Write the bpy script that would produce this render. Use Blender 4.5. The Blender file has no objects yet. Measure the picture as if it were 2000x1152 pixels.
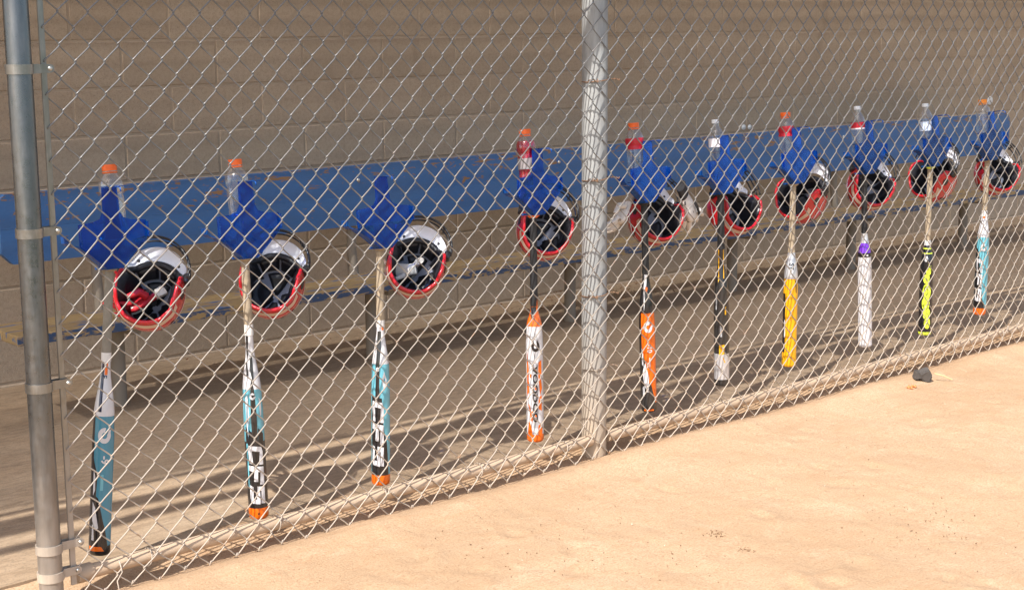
import bpy, bmesh, math, random
from mathutils import Vector, Matrix, noise
random.seed(7)
R = math.radians
scn = bpy.context.scene
C = scn.collection

# ------------------------------------------------------------------ camera
cam_d = bpy.data.cameras.new('camera')
cam = bpy.data.objects.new('camera', cam_d)
C.objects.link(cam)
cam_d.sensor_width = 36.0
cam_d.lens = 54.0
cam_d.clip_start = 0.05
cam_d.clip_end = 1500.0
CAM = Vector((-3.892, -3.830, 1.565))
_rt = Vector((0.739, -0.673, -0.007)); _fw = Vector((0.662, 0.729, -0.173)).normalized()
_rt = (_rt - _fw * _rt.dot(_fw)).normalized()
_up = _rt.cross(_fw)
cam.matrix_world = Matrix(((_rt.x, _up.x, -_fw.x, CAM.x), (_rt.y, _up.y, -_fw.y, CAM.y),
                           (_rt.z, _up.z, -_fw.z, CAM.z), (0, 0, 0, 1)))
scn.camera = cam

# ------------------------------------------------------------------ sky + sun
SUN_TRAVEL = Vector((0.70, 0.215, -0.79)).normalized()
world = bpy.data.worlds.new('World'); scn.world = world; world.use_nodes = True
wn = world.node_tree.nodes; wl = world.node_tree.links
wn.clear()
sky = wn.new('ShaderNodeTexSky'); sky.sky_type = 'NISHITA'; sky.sun_disc = False
sky.sun_elevation = math.asin(-SUN_TRAVEL.z)
sky.sun_rotation = math.atan2(-SUN_TRAVEL.x, -SUN_TRAVEL.y) % (2 * math.pi)
sky.dust_density = 2.0
bg = wn.new('ShaderNodeBackground'); bg.inputs['Strength'].default_value = 0.13
wo = wn.new('ShaderNodeOutputWorld')
wl.new(sky.outputs[0], bg.inputs['Color']); wl.new(bg.outputs[0], wo.inputs['Surface'])
sun_d = bpy.data.lights.new('sun', 'SUN'); sun_d.energy = 3.6; sun_d.angle = R(0.5); sun_d.color = (1.0, 0.968, 0.92)
sun = bpy.data.objects.new('sun', sun_d); C.objects.link(sun)
sun.rotation_euler = SUN_TRAVEL.to_track_quat('-Z', 'Y').to_euler()
sun.location = (-8, -2, 9)

vs = scn.view_settings
vs.view_transform = 'Standard'; vs.look = 'None'; vs.gamma = 1.0; vs.use_curve_mapping = False
vs.exposure = 1.06
scn.render.engine = 'CYCLES'
scn.cycles.max_bounces = 8; scn.cycles.diffuse_bounces = 4
scn.cycles.transparent_max_bounces = 24
scn.cycles.caustics_reflective = False; scn.cycles.caustics_refractive = False

# ------------------------------------------------------------------ helpers
class MB:
    def __init__(s): s.v = []; s.f = []; s.m = []
    def add(s, vs_, fs, mi=0):
        o = len(s.v); s.v += [tuple(p) for p in vs_]
        s.f += [tuple(i + o for i in f) for f in fs]; s.m += [mi] * len(fs)
    def box(s, lo, hi, mi=0):
        x0, y0, z0 = lo; x1, y1, z1 = hi
        s.add([(x0,y0,z0),(x1,y0,z0),(x1,y1,z0),(x0,y1,z0),(x0,y0,z1),(x1,y0,z1),(x1,y1,z1),(x0,y1,z1)],
              [(0,3,2,1),(4,5,6,7),(0,1,5,4),(1,2,6,5),(2,3,7,6),(3,0,4,7)], mi)
    def bbox(s, lo, hi, b, mi=0):           # box with chamfered edges
        bm = bmesh.new(); bmesh.ops.create_cube(bm, size=1)
        for v in bm.verts:
            v.co = Vector([(lo[k] + hi[k]) / 2 + v.co[k] * (hi[k] - lo[k]) for k in range(3)])
        bmesh.ops.bevel(bm, geom=bm.edges[:], offset=b, segments=1, affect='EDGES')
        bm.verts.index_update()
        s.add([v.co for v in bm.verts], [[v.index for v in f.verts] for f in bm.faces], mi); bm.free()
    def tube(s, pts, r, n=8, cap=True, closed=False, mi=0, flat=1.0):
        pts = [Vector(p) for p in pts]; m = len(pts)
        rr = r if hasattr(r, '__len__') else [r] * m
        ring = []; N = None
        for i, p in enumerate(pts):
            if closed: t = pts[(i + 1) % m] - pts[i - 1]
            else: t = pts[min(i + 1, m - 1)] - pts[max(i - 1, 0)]
            t.normalize()
            if N is None:
                N = t.orthogonal().normalized()
            else:
                N = N - t * N.dot(t)
                N = N.normalized() if N.length > 1e-6 else t.orthogonal().normalized()
            B = t.cross(N)
            ring.append([p + (N * math.cos(2 * math.pi * k / n) + B * math.sin(2 * math.pi * k / n) * flat) * rr[i] for k in range(n)])
        vs_ = [q for rg in ring for q in rg]; fs = []
        for i in range(m if closed else m - 1):
            j = (i + 1) % m
            for k in range(n):
                k2 = (k + 1) % n
                fs.append((i * n + k, i * n + k2, j * n + k2, j * n + k))
        if cap and not closed:
            fs.append(tuple(range(n - 1, -1, -1))); fs.append(tuple((m - 1) * n + k for k in range(n)))
        s.add(vs_, fs, mi)
    def lathe(s, prof, n=24, axis=(0, 0, 0), mi=0):   # prof: (r, z)
        ox, oy, oz = axis; vs_ = []; fs = []
        for r, z in prof:
            for k in range(n):
                a = 2 * math.pi * k / n; vs_.append((ox + r * math.cos(a), oy + r * math.sin(a), oz + z))
        for i in range(len(prof) - 1):
            for k in range(n):
                k2 = (k + 1) % n; fs.append((i * n + k, i * n + k2, (i + 1) * n + k2, (i + 1) * n + k))
        if prof[0][0] > 1e-5: fs.append(tuple(range(n - 1, -1, -1)))
        if prof[-1][0] > 1e-5: fs.append(tuple((len(prof) - 1) * n + k for k in range(n)))
        s.add(vs_, fs, mi)
    def prism(s, poly, y0, y1, mi=0):       # poly in (x,z) extruded along y
        n = len(poly)
        vs_ = [(x, y0, z) for x, z in poly] + [(x, y1, z) for x, z in poly]
        fs = [tuple(range(n)), tuple(range(2 * n - 1, n - 1, -1))]
        fs += [(i, i + n, (i + 1) % n + n, (i + 1) % n) for i in range(n)]
        s.add(vs_, fs, mi)
    def grid(s, fn, nu, nv, mi=0, closed_u=False):
        vs_ = [fn(i / nu, j / nv) for j in range(nv + 1) for i in range(nu + (0 if closed_u else 1))]
        w = nu if closed_u else nu + 1
        fs = []
        for j in range(nv):
            for i in range(nu):
                i2 = (i + 1) % w
                fs.append((j * w + i, j * w + i2, (j + 1) * w + i2, (j + 1) * w + i))
        s.add(vs_, fs, mi)
    def mesh(s, name, mats, smooth=False, angle=None):
        me = bpy.data.meshes.new(name); me.from_pydata(s.v, [], s.f)
        if not isinstance(mats, (list, tuple)): mats = [mats]
        for m_ in mats: me.materials.append(m_)
        if len(mats) > 1: me.polygons.foreach_set('material_index', s.m)
        bm = bmesh.new(); bm.from_mesh(me); bmesh.ops.recalc_face_normals(bm, faces=bm.faces[:]); bm.to_mesh(me); bm.free()
        if smooth:
            me.polygons.foreach_set('use_smooth', [True] * len(me.polygons))
            me.set_sharp_from_angle(angle=angle if angle else R(40))
        me.update(); return me
    def build(s, name, mats, parent=None, smooth=False, angle=None):
        o = bpy.data.objects.new(name, s.mesh(name, mats, smooth, angle)); C.objects.link(o)
        if parent is not None: o.parent = parent
        return o

def tag(o, label, cat=None, group=None, kind=None):
    if label: o['label'] = label
    if cat: o['category'] = cat
    if group: o['group'] = group
    if kind: o['kind'] = kind
    return o
def thing(name, loc, label, cat, group=None):
    o = bpy.data.objects.new(name, None); C.objects.link(o); o.location = loc; o.empty_display_size = 0.05
    return tag(o, label, cat, group)
def inst(name, me, parent, loc=(0,0,0), rot=(0,0,0), scale=None):
    o = bpy.data.objects.new(name, me); C.objects.link(o); o.parent = parent; o.location = loc; o.rotation_euler = rot
    if scale: o.scale = scale
    return o

# ---- materials
class NT:
    def __init__(s, name):
        s.mat = bpy.data.materials.new(name); s.mat.use_nodes = True
        s.t = s.mat.node_tree; s.n = s.t.nodes; s.l = s.t.links
        s.p = s.n['Principled BSDF']; s.out = s.n['Material Output']; s._tc = None
    def node(s, typ, **kw):
        nd = s.n.new(typ)
        for k, v in kw.items(): setattr(nd, k, v)
        return nd
    def link(s, a, b): s.l.new(a, b)
    @property
    def tc(s):
        if not s._tc: s._tc = s.node('ShaderNodeTexCoord')
        return s._tc
    def obj(s): return s.tc.outputs['Object']
    def geo(s): return s.node('ShaderNodeNewGeometry').outputs['Position']
    def mapping(s, src, scale=(1,1,1), loc=(0,0,0)):
        m = s.node('ShaderNodeMapping'); m.inputs['Scale'].default_value = scale; m.inputs['Location'].default_value = loc
        s.link(src, m.inputs['Vector']); return m.outputs[0]
    def noise(s, vec, scale, detail=4, rough=0.55, dist=0.0):
        nd = s.node('ShaderNodeTexNoise'); nd.inputs['Scale'].default_value = scale
        nd.inputs['Detail'].default_value = detail; nd.inputs['Roughness'].default_value = rough
        nd.inputs['Distortion'].default_value = dist
        s.link(vec, nd.inputs['Vector']); return nd.outputs['Fac']
    def ramp(s, fac, stops, interp='LINEAR'):
        r = s.node('ShaderNodeValToRGB'); r.color_ramp.interpolation = interp
        el = r.color_ramp.elements
        while len(el) < len(stops): el.new(0.5)
        for e, (p, c) in zip(el, stops):
            e.position = p; e.color = (c[0], c[1], c[2], 1) if hasattr(c, '__len__') else (c, c, c, 1)
        s.link(fac, r.inputs[0]); return r.outputs[0]
    def mix(s, fac, a, b, mode='MIX'):
        m = s.node('ShaderNodeMix', data_type='RGBA', blend_type=mode)
        for sock, val in ((m.inputs[0], fac), (m.inputs[6], a), (m.inputs[7], b)):
            if hasattr(val, 'is_linked'): s.link(val, sock)
            elif hasattr(val, '__len__'): sock.default_value = (val[0], val[1], val[2], 1)
            else: sock.default_value = val
        return m.outputs[2]
    def math(s, op, a, b=None, c=None, clamp=False):
        m = s.node('ShaderNodeMath', operation=op, use_clamp=clamp)
        for k, val in enumerate((a, b, c)):
            if val is None: continue
            if hasattr(val, 'is_linked'): s.link(val, m.inputs[k])
            else: m.inputs[k].default_value = val
        return m.outputs[0]
    def sep(s, vec):
        x = s.node('ShaderNodeSeparateXYZ'); s.link(vec, x.inputs[0]); return x.outputs
    def bump(s, h, strength=0.3, dist=0.01):
        b = s.node('ShaderNodeBump'); b.inputs['Strength'].default_value = strength; b.inputs['Distance'].default_value = dist
        s.link(h, b.inputs['Height']); s.link(b.outputs[0], s.p.inputs['Normal'])
    def set(s, **kw):
        for k, v in kw.items():
            sock = s.p.inputs[k.replace('_', ' ')]
            if hasattr(v, 'is_linked'): s.link(v, sock)
            elif hasattr(v, '__len__'): sock.default_value = (v[0], v[1], v[2], 1)
            else: sock.default_value = v
        return s
def plain(name, col, rough=0.5, metal=0.0, var=0.12, scale=30.0, bump=0.0, coat=0.0):
    t = NT(name); v = t.obj()
    f = t.noise(v, scale, 4)
    c = t.mix(f, [x * (1 - var) for x in col], [min(1, x * (1 + var)) for x in col])
    t.set(Base_Color=c, Metallic=metal)
    t.set(Roughness=t.ramp(f, [(0.3, rough * 0.85), (0.7, min(1, rough * 1.15))]))
    if coat: t.set(Coat_Weight=coat, Coat_Roughness=0.08)
    if bump: t.bump(t.noise(v, scale * 3, 3), bump, 0.002)
    return t.mat
M = {}
# dirt infield
t = NT('infield_dirt'); g = t.geo()
n1 = t.noise(g, 1.1, 5, 0.6); n2 = t.noise(g, 9, 6, 0.65, 0.6); n3 = t.noise(g, 160, 3, 0.7); n4 = t.noise(g, 3.2, 6, 0.7, 1.2)
c = t.ramp(n1, [(0.3, (0.405, 0.270, 0.160)), (0.7, (0.50, 0.352, 0.226))])
c = t.mix(t.ramp(n2, [(0.42, 0.0), (0.75, 0.55)]), c, (0.43, 0.265, 0.15))
c = t.mix(t.ramp(n4, [(0.55, 0.0), (0.75, 0.35)]), c, (0.66, 0.50, 0.35))
c = t.mix(t.ramp(n3, [(0.36, 0.8), (0.52, 0.0)]), c, (0.33, 0.205, 0.115))
c = t.mix(t.ramp(n3, [(0.62, 0.0), (0.75, 0.4)]), c, (0.72, 0.58, 0.43))
rk = t.noise(t.mapping(g, (1.2, 9.0, 1)), 2.0, 6, 0.7, 1.5)
c = t.mix(t.ramp(rk, [(0.55, 0.0), (0.72, 0.5)]), c, (0.41, 0.235, 0.125))
pb = t.noise(g, 48, 4, 0.7)
c = t.mix(t.ramp(pb, [(0.62, 0.0), (0.70, 0.6)]), c, (0.30, 0.185, 0.105))
t.set(Base_Color=c, Roughness=0.95, Specular_IOR_Level=0.15)
n2 = t.math('ADD', n2, t.math('MULTIPLY', rk, 0.5))
hb = t.math('ADD', t.math('MULTIPLY', n3, 0.3), n2); t.bump(hb, 0.6, 0.012); M['dirt'] = t.mat
# concrete floor, dusted with brown dirt
def concrete(name, base, dust, amt):
    t = NT(name); g = t.geo()
    a = t.noise(t.mapping(g, (0.8, 1.6, 1)), 2.2, 6, 0.65, 0.4); b = t.noise(t.mapping(g, (10, 34, 10)), 1.5, 5, 0.65, 0.5); d = t.noise(g, 150, 3, 0.7)
    c = t.mix(t.ramp(a, [(0.30, amt[0]), (0.70, amt[1])]), base, dust)
    c = t.mix(t.ramp(b, [(0.36, 0.55), (0.60, 0.0)]), c, [x * 0.55 for x in dust])
    c = t.mix(t.ramp(b, [(0.60, 0.0), (0.8, 0.3)]), c, (0.44, 0.34, 0.25))
    c = t.mix(t.ramp(d, [(0.35, 0.6), (0.52, 0.0)]), c, [x * 0.5 for x in base])
    t.set(Base_Color=c, Roughness=0.9, Specular_IOR_Level=0.2); t.bump(t.math('ADD', b, t.math('MULTIPLY', d, 0.4)), 0.25, 0.004)
    return t.mat
M['floor'] = concrete('dusty_concrete', (0.39, 0.30, 0.21), (0.365, 0.252, 0.155), (0.25, 0.95))
# wall blocks
t = NT('tan_concrete_block'); v = t.obj(); g = t.geo()
oi = t.node('ShaderNodeObjectInfo')
a = t.noise(g, 1.3, 4, 0.6); b = t.noise(g, 60, 5, 0.7); d = t.noise(g, 260, 2, 0.6)
c = t.ramp(oi.outputs['Random'], [(0.0, (0.395, 0.306, 0.222)), (0.5, (0.42, 0.328, 0.24)), (1.0, (0.445, 0.35, 0.26))])
c = t.mix(t.ramp(a, [(0.35, 0.35), (0.65, 0.0)]), c, (0.31, 0.235, 0.175))
c = t.mix(t.ramp(b, [(0.35, 0.4), (0.55, 0.0)]), c, (0.26, 0.19, 0.135))
st = t.noise(t.mapping(g, (2.2, 1, 0.5)), 2.0, 5, 0.6, 0.8)
c = t.mix(t.ramp(st, [(0.60, 0.0), (0.74, 0.45)]), c, (0.20, 0.15, 0.11))
c = t.mix(t.ramp(st, [(0.28, 0.35), (0.40, 0.0)]), c, (0.53, 0.42, 0.29))
c = t.mix(t.ramp(d, [(0.30, 0.55), (0.42, 0.0)]), c, (0.12, 0.09, 0.07))
t.set(Base_Color=c, Roughness=0.95, Specular_IOR_Level=0.15); t.bump(t.math('ADD', b, d), 0.5, 0.003); M['block'] = t.mat
M['mortar'] = plain('pale_mortar', (0.40, 0.31, 0.225), 0.95, var=0.2, scale=40, bump=0.4)
# galvanised steel
def galv(name, col, rough, ztop=0.9, amt=1.0, met=0.95):
    t = NT(name); g = t.geo()
    a = t.noise(g, 45, 3, 0.6); b = t.noise(t.mapping(g, (8, 8, 1.5)), 6, 4, 0.6)
    c = t.mix(a, [x * 0.8 for x in col], [min(1, x * 1.15) for x in col])
    c = t.mix(t.ramp(b, [(0.4, 0.35), (0.6, 0.0)]), c, [x * 0.6 for x in col])
    ro = t.ramp(a, [(0.3, rough * 0.8), (0.7, rough * 1.25)])
    z = t.sep(g)[2]
    dz = t.math('SUBTRACT', 1.0, t.math('DIVIDE', z, ztop), clamp=True)
    fac = t.math('MULTIPLY', t.math('ADD', t.math('MULTIPLY', dz, 1.2), t.math('MULTIPLY', t.math('SUBTRACT', b, 0.52), 0.8)), amt, clamp=True)
    c = t.mix(fac, c, (0.54, 0.43, 0.32))
    t.set(Metallic=t.math('MULTIPLY', t.math('SUBTRACT', 1.0, fac, clamp=True), met))
    t.set(Base_Color=c, Roughness=t.mix(fac, ro, (0.8, 0.8, 0.8))); t.bump(a, 0.08, 0.002)
    return t.mat
def wire_mat():
    t = NT('weathered_galvanised_wire'); g = t.geo(); z = t.sep(g)[2]
    a = t.noise(g, 70, 3, 0.6); b = t.noise(g, 9, 4, 0.6); ru = t.noise(g, 26, 4, 0.65)
    dz = t.math('SUBTRACT', 1.0, t.math('DIVIDE', z, 1.25), clamp=True)
    fac = t.math('ADD', t.math('MULTIPLY', dz, 1.0), t.math('MULTIPLY', t.math('SUBTRACT', b, 0.5), 0.9), clamp=True)
    c = t.mix(a, (0.105, 0.105, 0.105), (0.19, 0.19, 0.185))
    c = t.mix(fac, c, (0.41, 0.335, 0.26))
    rf = t.math('MULTIPLY', t.ramp(ru, [(0.58, 0.0), (0.70, 1.0)]), t.math('ADD', t.math('MULTIPLY', dz, 0.8), 0.12, clamp=True))
    c = t.mix(rf, c, (0.26, 0.13, 0.055))
    t.set(Base_Color=c, Metallic=t.math('MULTIPLY', t.math('SUBTRACT', 1.0, fac, clamp=True), 0.25), Roughness=t.mix(fac, t.ramp(a, [(0.3, 0.26), (0.7, 0.38)]), (0.7, 0.7, 0.7)), Specular_IOR_Level=0.7)
    return t.mat
M['wire'] = wire_mat()
M['post'] = galv('galvanised_post', (0.17, 0.175, 0.18), 0.30, 0.55, 0.4)
M['band'] = galv('galvanised_band', (0.30, 0.295, 0.28), 0.36, 0.5, 0.7)
t = NT('painted_line_post'); g = t.geo(); a = t.noise(t.mapping(g, (20, 20, 3)), 3, 5, 0.65); z = t.sep(g)[2]
c = t.ramp(a, [(0.35, (0.245, 0.245, 0.24)), (0.65, (0.325, 0.325, 0.31))])
fac = t.math('MULTIPLY', t.math('SUBTRACT', 1.0, t.math('DIVIDE', z, 0.55), clamp=True), t.math('ADD', a, 0.35), clamp=True)
c = t.mix(fac, c, (0.46, 0.35, 0.24))
t.set(Base_Color=c, Roughness=0.55, Metallic=0.1); M['linepost'] = t.mat
M['rail'] = plain('dusty_rail', (0.50, 0.365, 0.245), 0.75, 0.0, var=0.2, scale=14, bump=0.15)
M['bolt'] = plain('bolt_steel', (0.5, 0.48, 0.44), 0.4, 0.8)
M['rust'] = plain('rusty_tie', (0.25, 0.14, 0.08), 0.8, 0.2)
# bench paint
t = NT('worn_blue_paint'); g = t.geo()
a = t.noise(t.mapping(g, (1.0, 1, 4.0)), 7, 6, 0.62, 0.3); b = t.noise(t.mapping(g, (5, 1, 26)), 9, 5, 0.6); z = t.sep(g)[2]
top = t.math('MULTIPLY', t.math('SUBTRACT', z, 0.80), 0.5, clamp=True)
w = t.ramp(t.math('ADD', a, top), [(0.655, 0.0), (0.69, 1.0)])
c = t.mix(b, (0.022, 0.085, 0.235), (0.038, 0.135, 0.33))
c = t.mix(t.ramp(a, [(0.35, 0.35), (0.6, 0.0)]), c, (0.05, 0.10, 0.20))
fl = t.noise(t.mapping(g, (1.0, 1, 2.6)), 24, 4, 0.6)
w2 = t.math('MULTIPLY', t.ramp(t.math('ADD', fl, t.math('MULTIPLY', top, 1.2)), [(0.665, 0.0), (0.70, 1.0)]), 0.9)
c = t.mix(t.math('MAXIMUM', w, w2), c, (0.23, 0.125, 0.055))
t.set(Base_Color=c, Roughness=0.55); t.bump(t.math('ADD', b, w), 0.3, 0.002); M['blue'] = t.mat
t = NT('worn_seat_wood'); g = t.geo()
a = t.noise(t.mapping(g, (1.2, 5, 5)), 5, 6, 0.65, 0.4); b = t.noise(t.mapping(g, (3, 50, 50)), 4, 5, 0.6)
c = t.ramp(b, [(0.35, (0.24, 0.155, 0.068)), (0.65, (0.37, 0.255, 0.115))])
c = t.mix(t.ramp(a, [(0.56, 0.0), (0.62, 0.9)]), c, (0.05, 0.11, 0.25))
t.set(Base_Color=c, Roughness=0.7); t.bump(b, 0.3, 0.002); M['seat'] = t.mat
t = NT('peeling_seat_edge'); g = t.geo()
a = t.noise(t.mapping(g, (2.5, 5, 9)), 6, 6, 0.65, 0.4); b = t.noise(t.mapping(g, (3, 50, 50)), 4, 5, 0.6)
c = t.mix(b, (0.022, 0.045, 0.10), (0.035, 0.07, 0.15)); c = t.mix(t.ramp(a, [(0.50, 0.0), (0.56, 1.0)]), c, (0.33, 0.215, 0.09))
t.set(Base_Color=c, Roughness=0.6); M['seatedge'] = t.mat
M['benchsteel'] = plain('bench_pipe', (0.25, 0.205, 0.155), 0.75, 0.0, var=0.15, scale=12)
# translucent blue plastic
def plastic_blue(clear):
    t = NT('translucent_blue_plastic'); t.n.remove(t.p); t.p = None
    f = t.noise(t.obj(), 14, 3)
    col = t.mix(f, (0.010, 0.13, 0.50), (0.014, 0.18, 0.62))
    du = t.noise(t.mapping(t.geo(), (3, 3, 1.5)), 11, 5, 0.65)
    col = t.mix(t.ramp(du, [(0.5, 0.0), (0.75, 0.30)]), col, (0.20, 0.24, 0.36))
    d = t.node('ShaderNodeBsdfDiffuse'); t.link(col, d.inputs['Color'])
    tl = t.node('ShaderNodeBsdfTranslucent'); t.link(col, tl.inputs['Color'])
    tr = t.node('ShaderNodeBsdfTransparent'); tr.inputs['Color'].default_value = (0.10, 0.42, 1.0, 1)
    gl = t.node('ShaderNodeBsdfGlossy'); gl.inputs['Roughness'].default_value = 0.16; gl.inputs['Color'].default_value = (1, 1, 1, 1)
    m1 = t.node('ShaderNodeMixShader'); m1.inputs[0].default_value = 0.45; t.link(d.outputs[0], m1.inputs[1]); t.link(tl.outputs[0], m1.inputs[2])
    m2 = t.node('ShaderNodeMixShader'); m2.inputs[0].default_value = clear; t.link(m1.outputs[0], m2.inputs[1]); t.link(tr.outputs[0], m2.inputs[2])
    fr = t.node('ShaderNodeFresnel'); fr.inputs['IOR'].default_value = 1.33
    m3 = t.node('ShaderNodeMixShader'); t.link(fr.outputs[0], m3.inputs[0]); t.link(m2.outputs[0], m3.inputs[1]); t.link(gl.outputs[0], m3.inputs[2])
    t.link(m3.outputs[0], t.out.inputs['Surface']); return t.mat
M['hang'] = plastic_blue(0.76)
M['hang2'] = plastic_blue(0.40)
def clear_plastic():
    t = NT('clear_bottle_plastic'); t.n.remove(t.p); t.p = None
    tr = t.node('ShaderNodeBsdfTransparent'); tr.inputs['Color'].default_value = (0.93, 0.95, 0.96, 1)
    gl = t.node('ShaderNodeBsdfGlossy'); gl.inputs['Roughness'].default_value = 0.10; gl.inputs['Color'].default_value = (1, 1, 1, 1)
    df = t.node('ShaderNodeBsdfTranslucent'); df.inputs['Color'].default_value = (0.85, 0.87, 0.9, 1)
    lw = t.node('ShaderNodeLayerWeight'); lw.inputs['Blend'].default_value = 0.35
    f = t.math('ADD', t.math('MULTIPLY', lw.outputs['Facing'], 0.45), 0.06)
    m0 = t.node('ShaderNodeMixShader'); m0.inputs[0].default_value = 0.10; t.link(tr.outputs[0], m0.inputs[1]); t.link(df.outputs[0], m0.inputs[2])
    m1 = t.node('ShaderNodeMixShader'); t.link(f, m1.inputs[0]); t.link(m0.outputs[0], m1.inputs[1]); t.link(gl.outputs[0], m1.inputs[2])
    t.link(m1.outputs[0], t.out.inputs['Surface']); return t.mat
M['clear'] = clear_plastic()
t = NT('red_drink'); t.set(Base_Color=(0.55, 0.01, 0.035), Roughness=0.1, Transmission_Weight=0.35, IOR=1.1); M['drink'] = t.mat
t = NT('water'); t.set(Base_Color=(0.9, 0.95, 0.97), Roughness=0.02, Transmission_Weight=1.0, IOR=1.12); M['water'] = t.mat
M['cap_orange'] = plain('orange_cap', (0.88, 0.135, 0.005), 0.4, var=0.05)
M['cap_amber'] = plain('amber_cap', (0.90, 0.27, 0.01), 0.4, var=0.05)
M['cap_white'] = plain('white_cap', (0.78, 0.80, 0.82), 0.4, var=0.04)
M['lab_grey'] = plain('silver_grey_label', (0.27, 0.24, 0.24), 0.45, var=0.2, scale=60)
M['lab_red'] = plain('red_label', (0.52, 0.012, 0.03), 0.4, var=0.1)
M['lab_white'] = plain('white_label', (0.78, 0.74, 0.78), 0.45, var=0.08)
M['lab_pale'] = plain('pale_blue_label', (0.55, 0.64, 0.80), 0.45, var=0.12)
# helmets
M['hred'] = plain('glossy_red_shell', (0.47, 0.006, 0.014), 0.22, var=0.06, coat=0.6)
M['hred2'] = plain('bright_red_trim', (0.58, 0.008, 0.020), 0.3, var=0.05, coat=0.3)
M['cream'] = plain('cream_stripe', (0.58, 0.42, 0.33), 0.4, var=0.06)
M['white'] = plain('gloss_white_plastic', (0.80, 0.81, 0.87), 0.5, var=0.03, coat=0.0)
M['foam'] = plain('pale_inner_shell', (0.34, 0.36, 0.45), 0.6, var=0.1)
M['pad'] = plain('black_padding', (0.014, 0.014, 0.018), 0.42, var=0.3, scale=40, bump=0.2)
M['black'] = plain('black_coated_wire', (0.012, 0.012, 0.014), 0.35, var=0.2)
M['screw'] = plain('dark_screw', (0.05, 0.05, 0.055), 0.4, 0.6)
# bats
M['grip_tan'] = plain('soiled_tan_grip', (0.36, 0.285, 0.195), 0.85, var=0.35, scale=55, bump=0.4)
M['grip_grey'] = plain('soiled_grey_grip', (0.25, 0.225, 0.18), 0.85, var=0.3, scale=55, bump=0.4)
M['grip_black'] = plain('black_grip', (0.014, 0.014, 0.015), 0.6, var=0.4, scale=60, bump=0.4)
M['tape'] = plain('white_tape', (0.72, 0.70, 0.66), 0.8, var=0.1)
def batm(name, col, rough=0.22, metal=0.0): return plain(name, col, rough, metal, var=0.06, scale=20, coat=0.5)
M['b_teal'] = batm('teal_lacquer', (0.05, 0.235, 0.33)); M['b_aqua'] = batm('aqua_lacquer', (0.13, 0.41, 0.49))
M['b_white'] = batm('white_lacquer', (0.62, 0.61, 0.62)); M['b_black'] = batm('black_lacquer', (0.012, 0.012, 0.015))
M['b_char'] = batm('charcoal_lacquer', (0.026, 0.025, 0.025)); M['b_orange'] = batm('orange_lacquer', (0.80, 0.14, 0.004))
M['b_yellow'] = batm('yellow_lacquer', (0.80, 0.39, 0.006)); M['b_silver'] = batm('silver_lacquer', (0.62, 0.62, 0.64), 0.3, 0.5)
M['b_purple'] = batm('purple_lacquer', (0.17, 0.03, 0.55)); M['b_neon'] = batm('neon_yellow_lacquer', (0.72, 0.86, 0.06))
M['b_grey'] = batm('grey_lacquer', (0.36, 0.36, 0.37)); M['b_red'] = batm('red_lacquer', (0.6, 0.03, 0.03))
M['b_navy'] = batm('navy_lacquer', (0.015, 0.018, 0.05))
# gloves, debris
M['g_white'] = plain('white_leather', (0.70, 0.65, 0.60), 0.7, var=0.2, scale=60, bump=0.3)
M['g_red'] = plain('red_glove_fabric', (0.50, 0.012, 0.022), 0.6, var=0.2, scale=60, bump=0.3)
M['g_grey'] = plain('grey_glove_fabric', (0.40, 0.41, 0.42), 0.75, var=0.2, scale=60, bump=0.3)
M['g_black'] = plain('black_glove_fabric', (0.02, 0.02, 0.022), 0.7, var=0.3, scale=60)
M['g_tan'] = plain('tan_leather', (0.38, 0.30, 0.22), 0.75, var=0.2, scale=60)
M['rubber'] = plain('dusty_grey_rubber', (0.075, 0.065, 0.058), 0.8, var=0.45, scale=45, bump=0.3)
M['straw'] = plain('dry_straw', (0.62, 0.45, 0.24), 0.85, var=0.2)
M['leaf'] = plain('dry_leaf', (0.20, 0.10, 0.045), 0.85, var=0.35, scale=20)
M['crumb'] = plain('dark_debris', (0.21, 0.125, 0.065), 0.9, var=0.4, scale=50)
M['shell'] = plain('orange_peel_bits', (0.62, 0.22, 0.07), 0.7, var=0.2)
M['chip'] = plain('pale_chip', (0.62, 0.52, 0.41), 0.8, var=0.1)
M['paint'] = plain('white_paint_blot', (0.66, 0.66, 0.66), 0.6, var=0.06)
M['metalroof'] = plain('roof_sheet', (0.62, 0.57, 0.50), 0.7, 0.0, var=0.1, scale=3)
M['bark'] = plain('bark', (0.16, 0.11, 0.075), 0.9, var=0.3)
M['leafgreen'] = plain('tree_leaf', (0.06, 0.10, 0.03), 0.6, var=0.3)

# ------------------------------------------------------------------ ground and floor
def floor_z(y): return 0.030 + 0.019 * max(0.0, y)
def axis_vals(lo, a, b, hi, step):
    out = []; d = step; x = a
    while x > lo:
        out.append(x); d *= 1.5; x -= d
    out.append(lo); out.reverse()
    x = a + step
    while x < b: out.append(x); x += step
    d = step; x = b
    while x < hi:
        out.append(x); d *= 1.5; x += d
    out.append(hi); return out
scr = random.Random(31)
SCUFF = [(scr.uniform(-2.2, 3.2), scr.uniform(-2.1, -.25), scr.uniform(.03, .09), scr.uniform(.02, .05), scr.uniform(0, 3.14), scr.uniform(.003, .009)) for _ in range(70)]
def scuff(x, y):
    z = 0.0
    for sx, sy, ra, rb, an, dp in SCUFF:
        dx, dy = x - sx, y - sy
        if abs(dx) > .2 or abs(dy) > .2: continue
        u = (dx * math.cos(an) + dy * math.sin(an)) / ra; v = (dy * math.cos(an) - dx * math.sin(an)) / rb; q = u * u + v * v
        z += dp * (.7 * math.exp(-(math.sqrt(q) - 1.25) ** 2 * 9) - math.exp(-q * 1.3))
    return z
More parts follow.
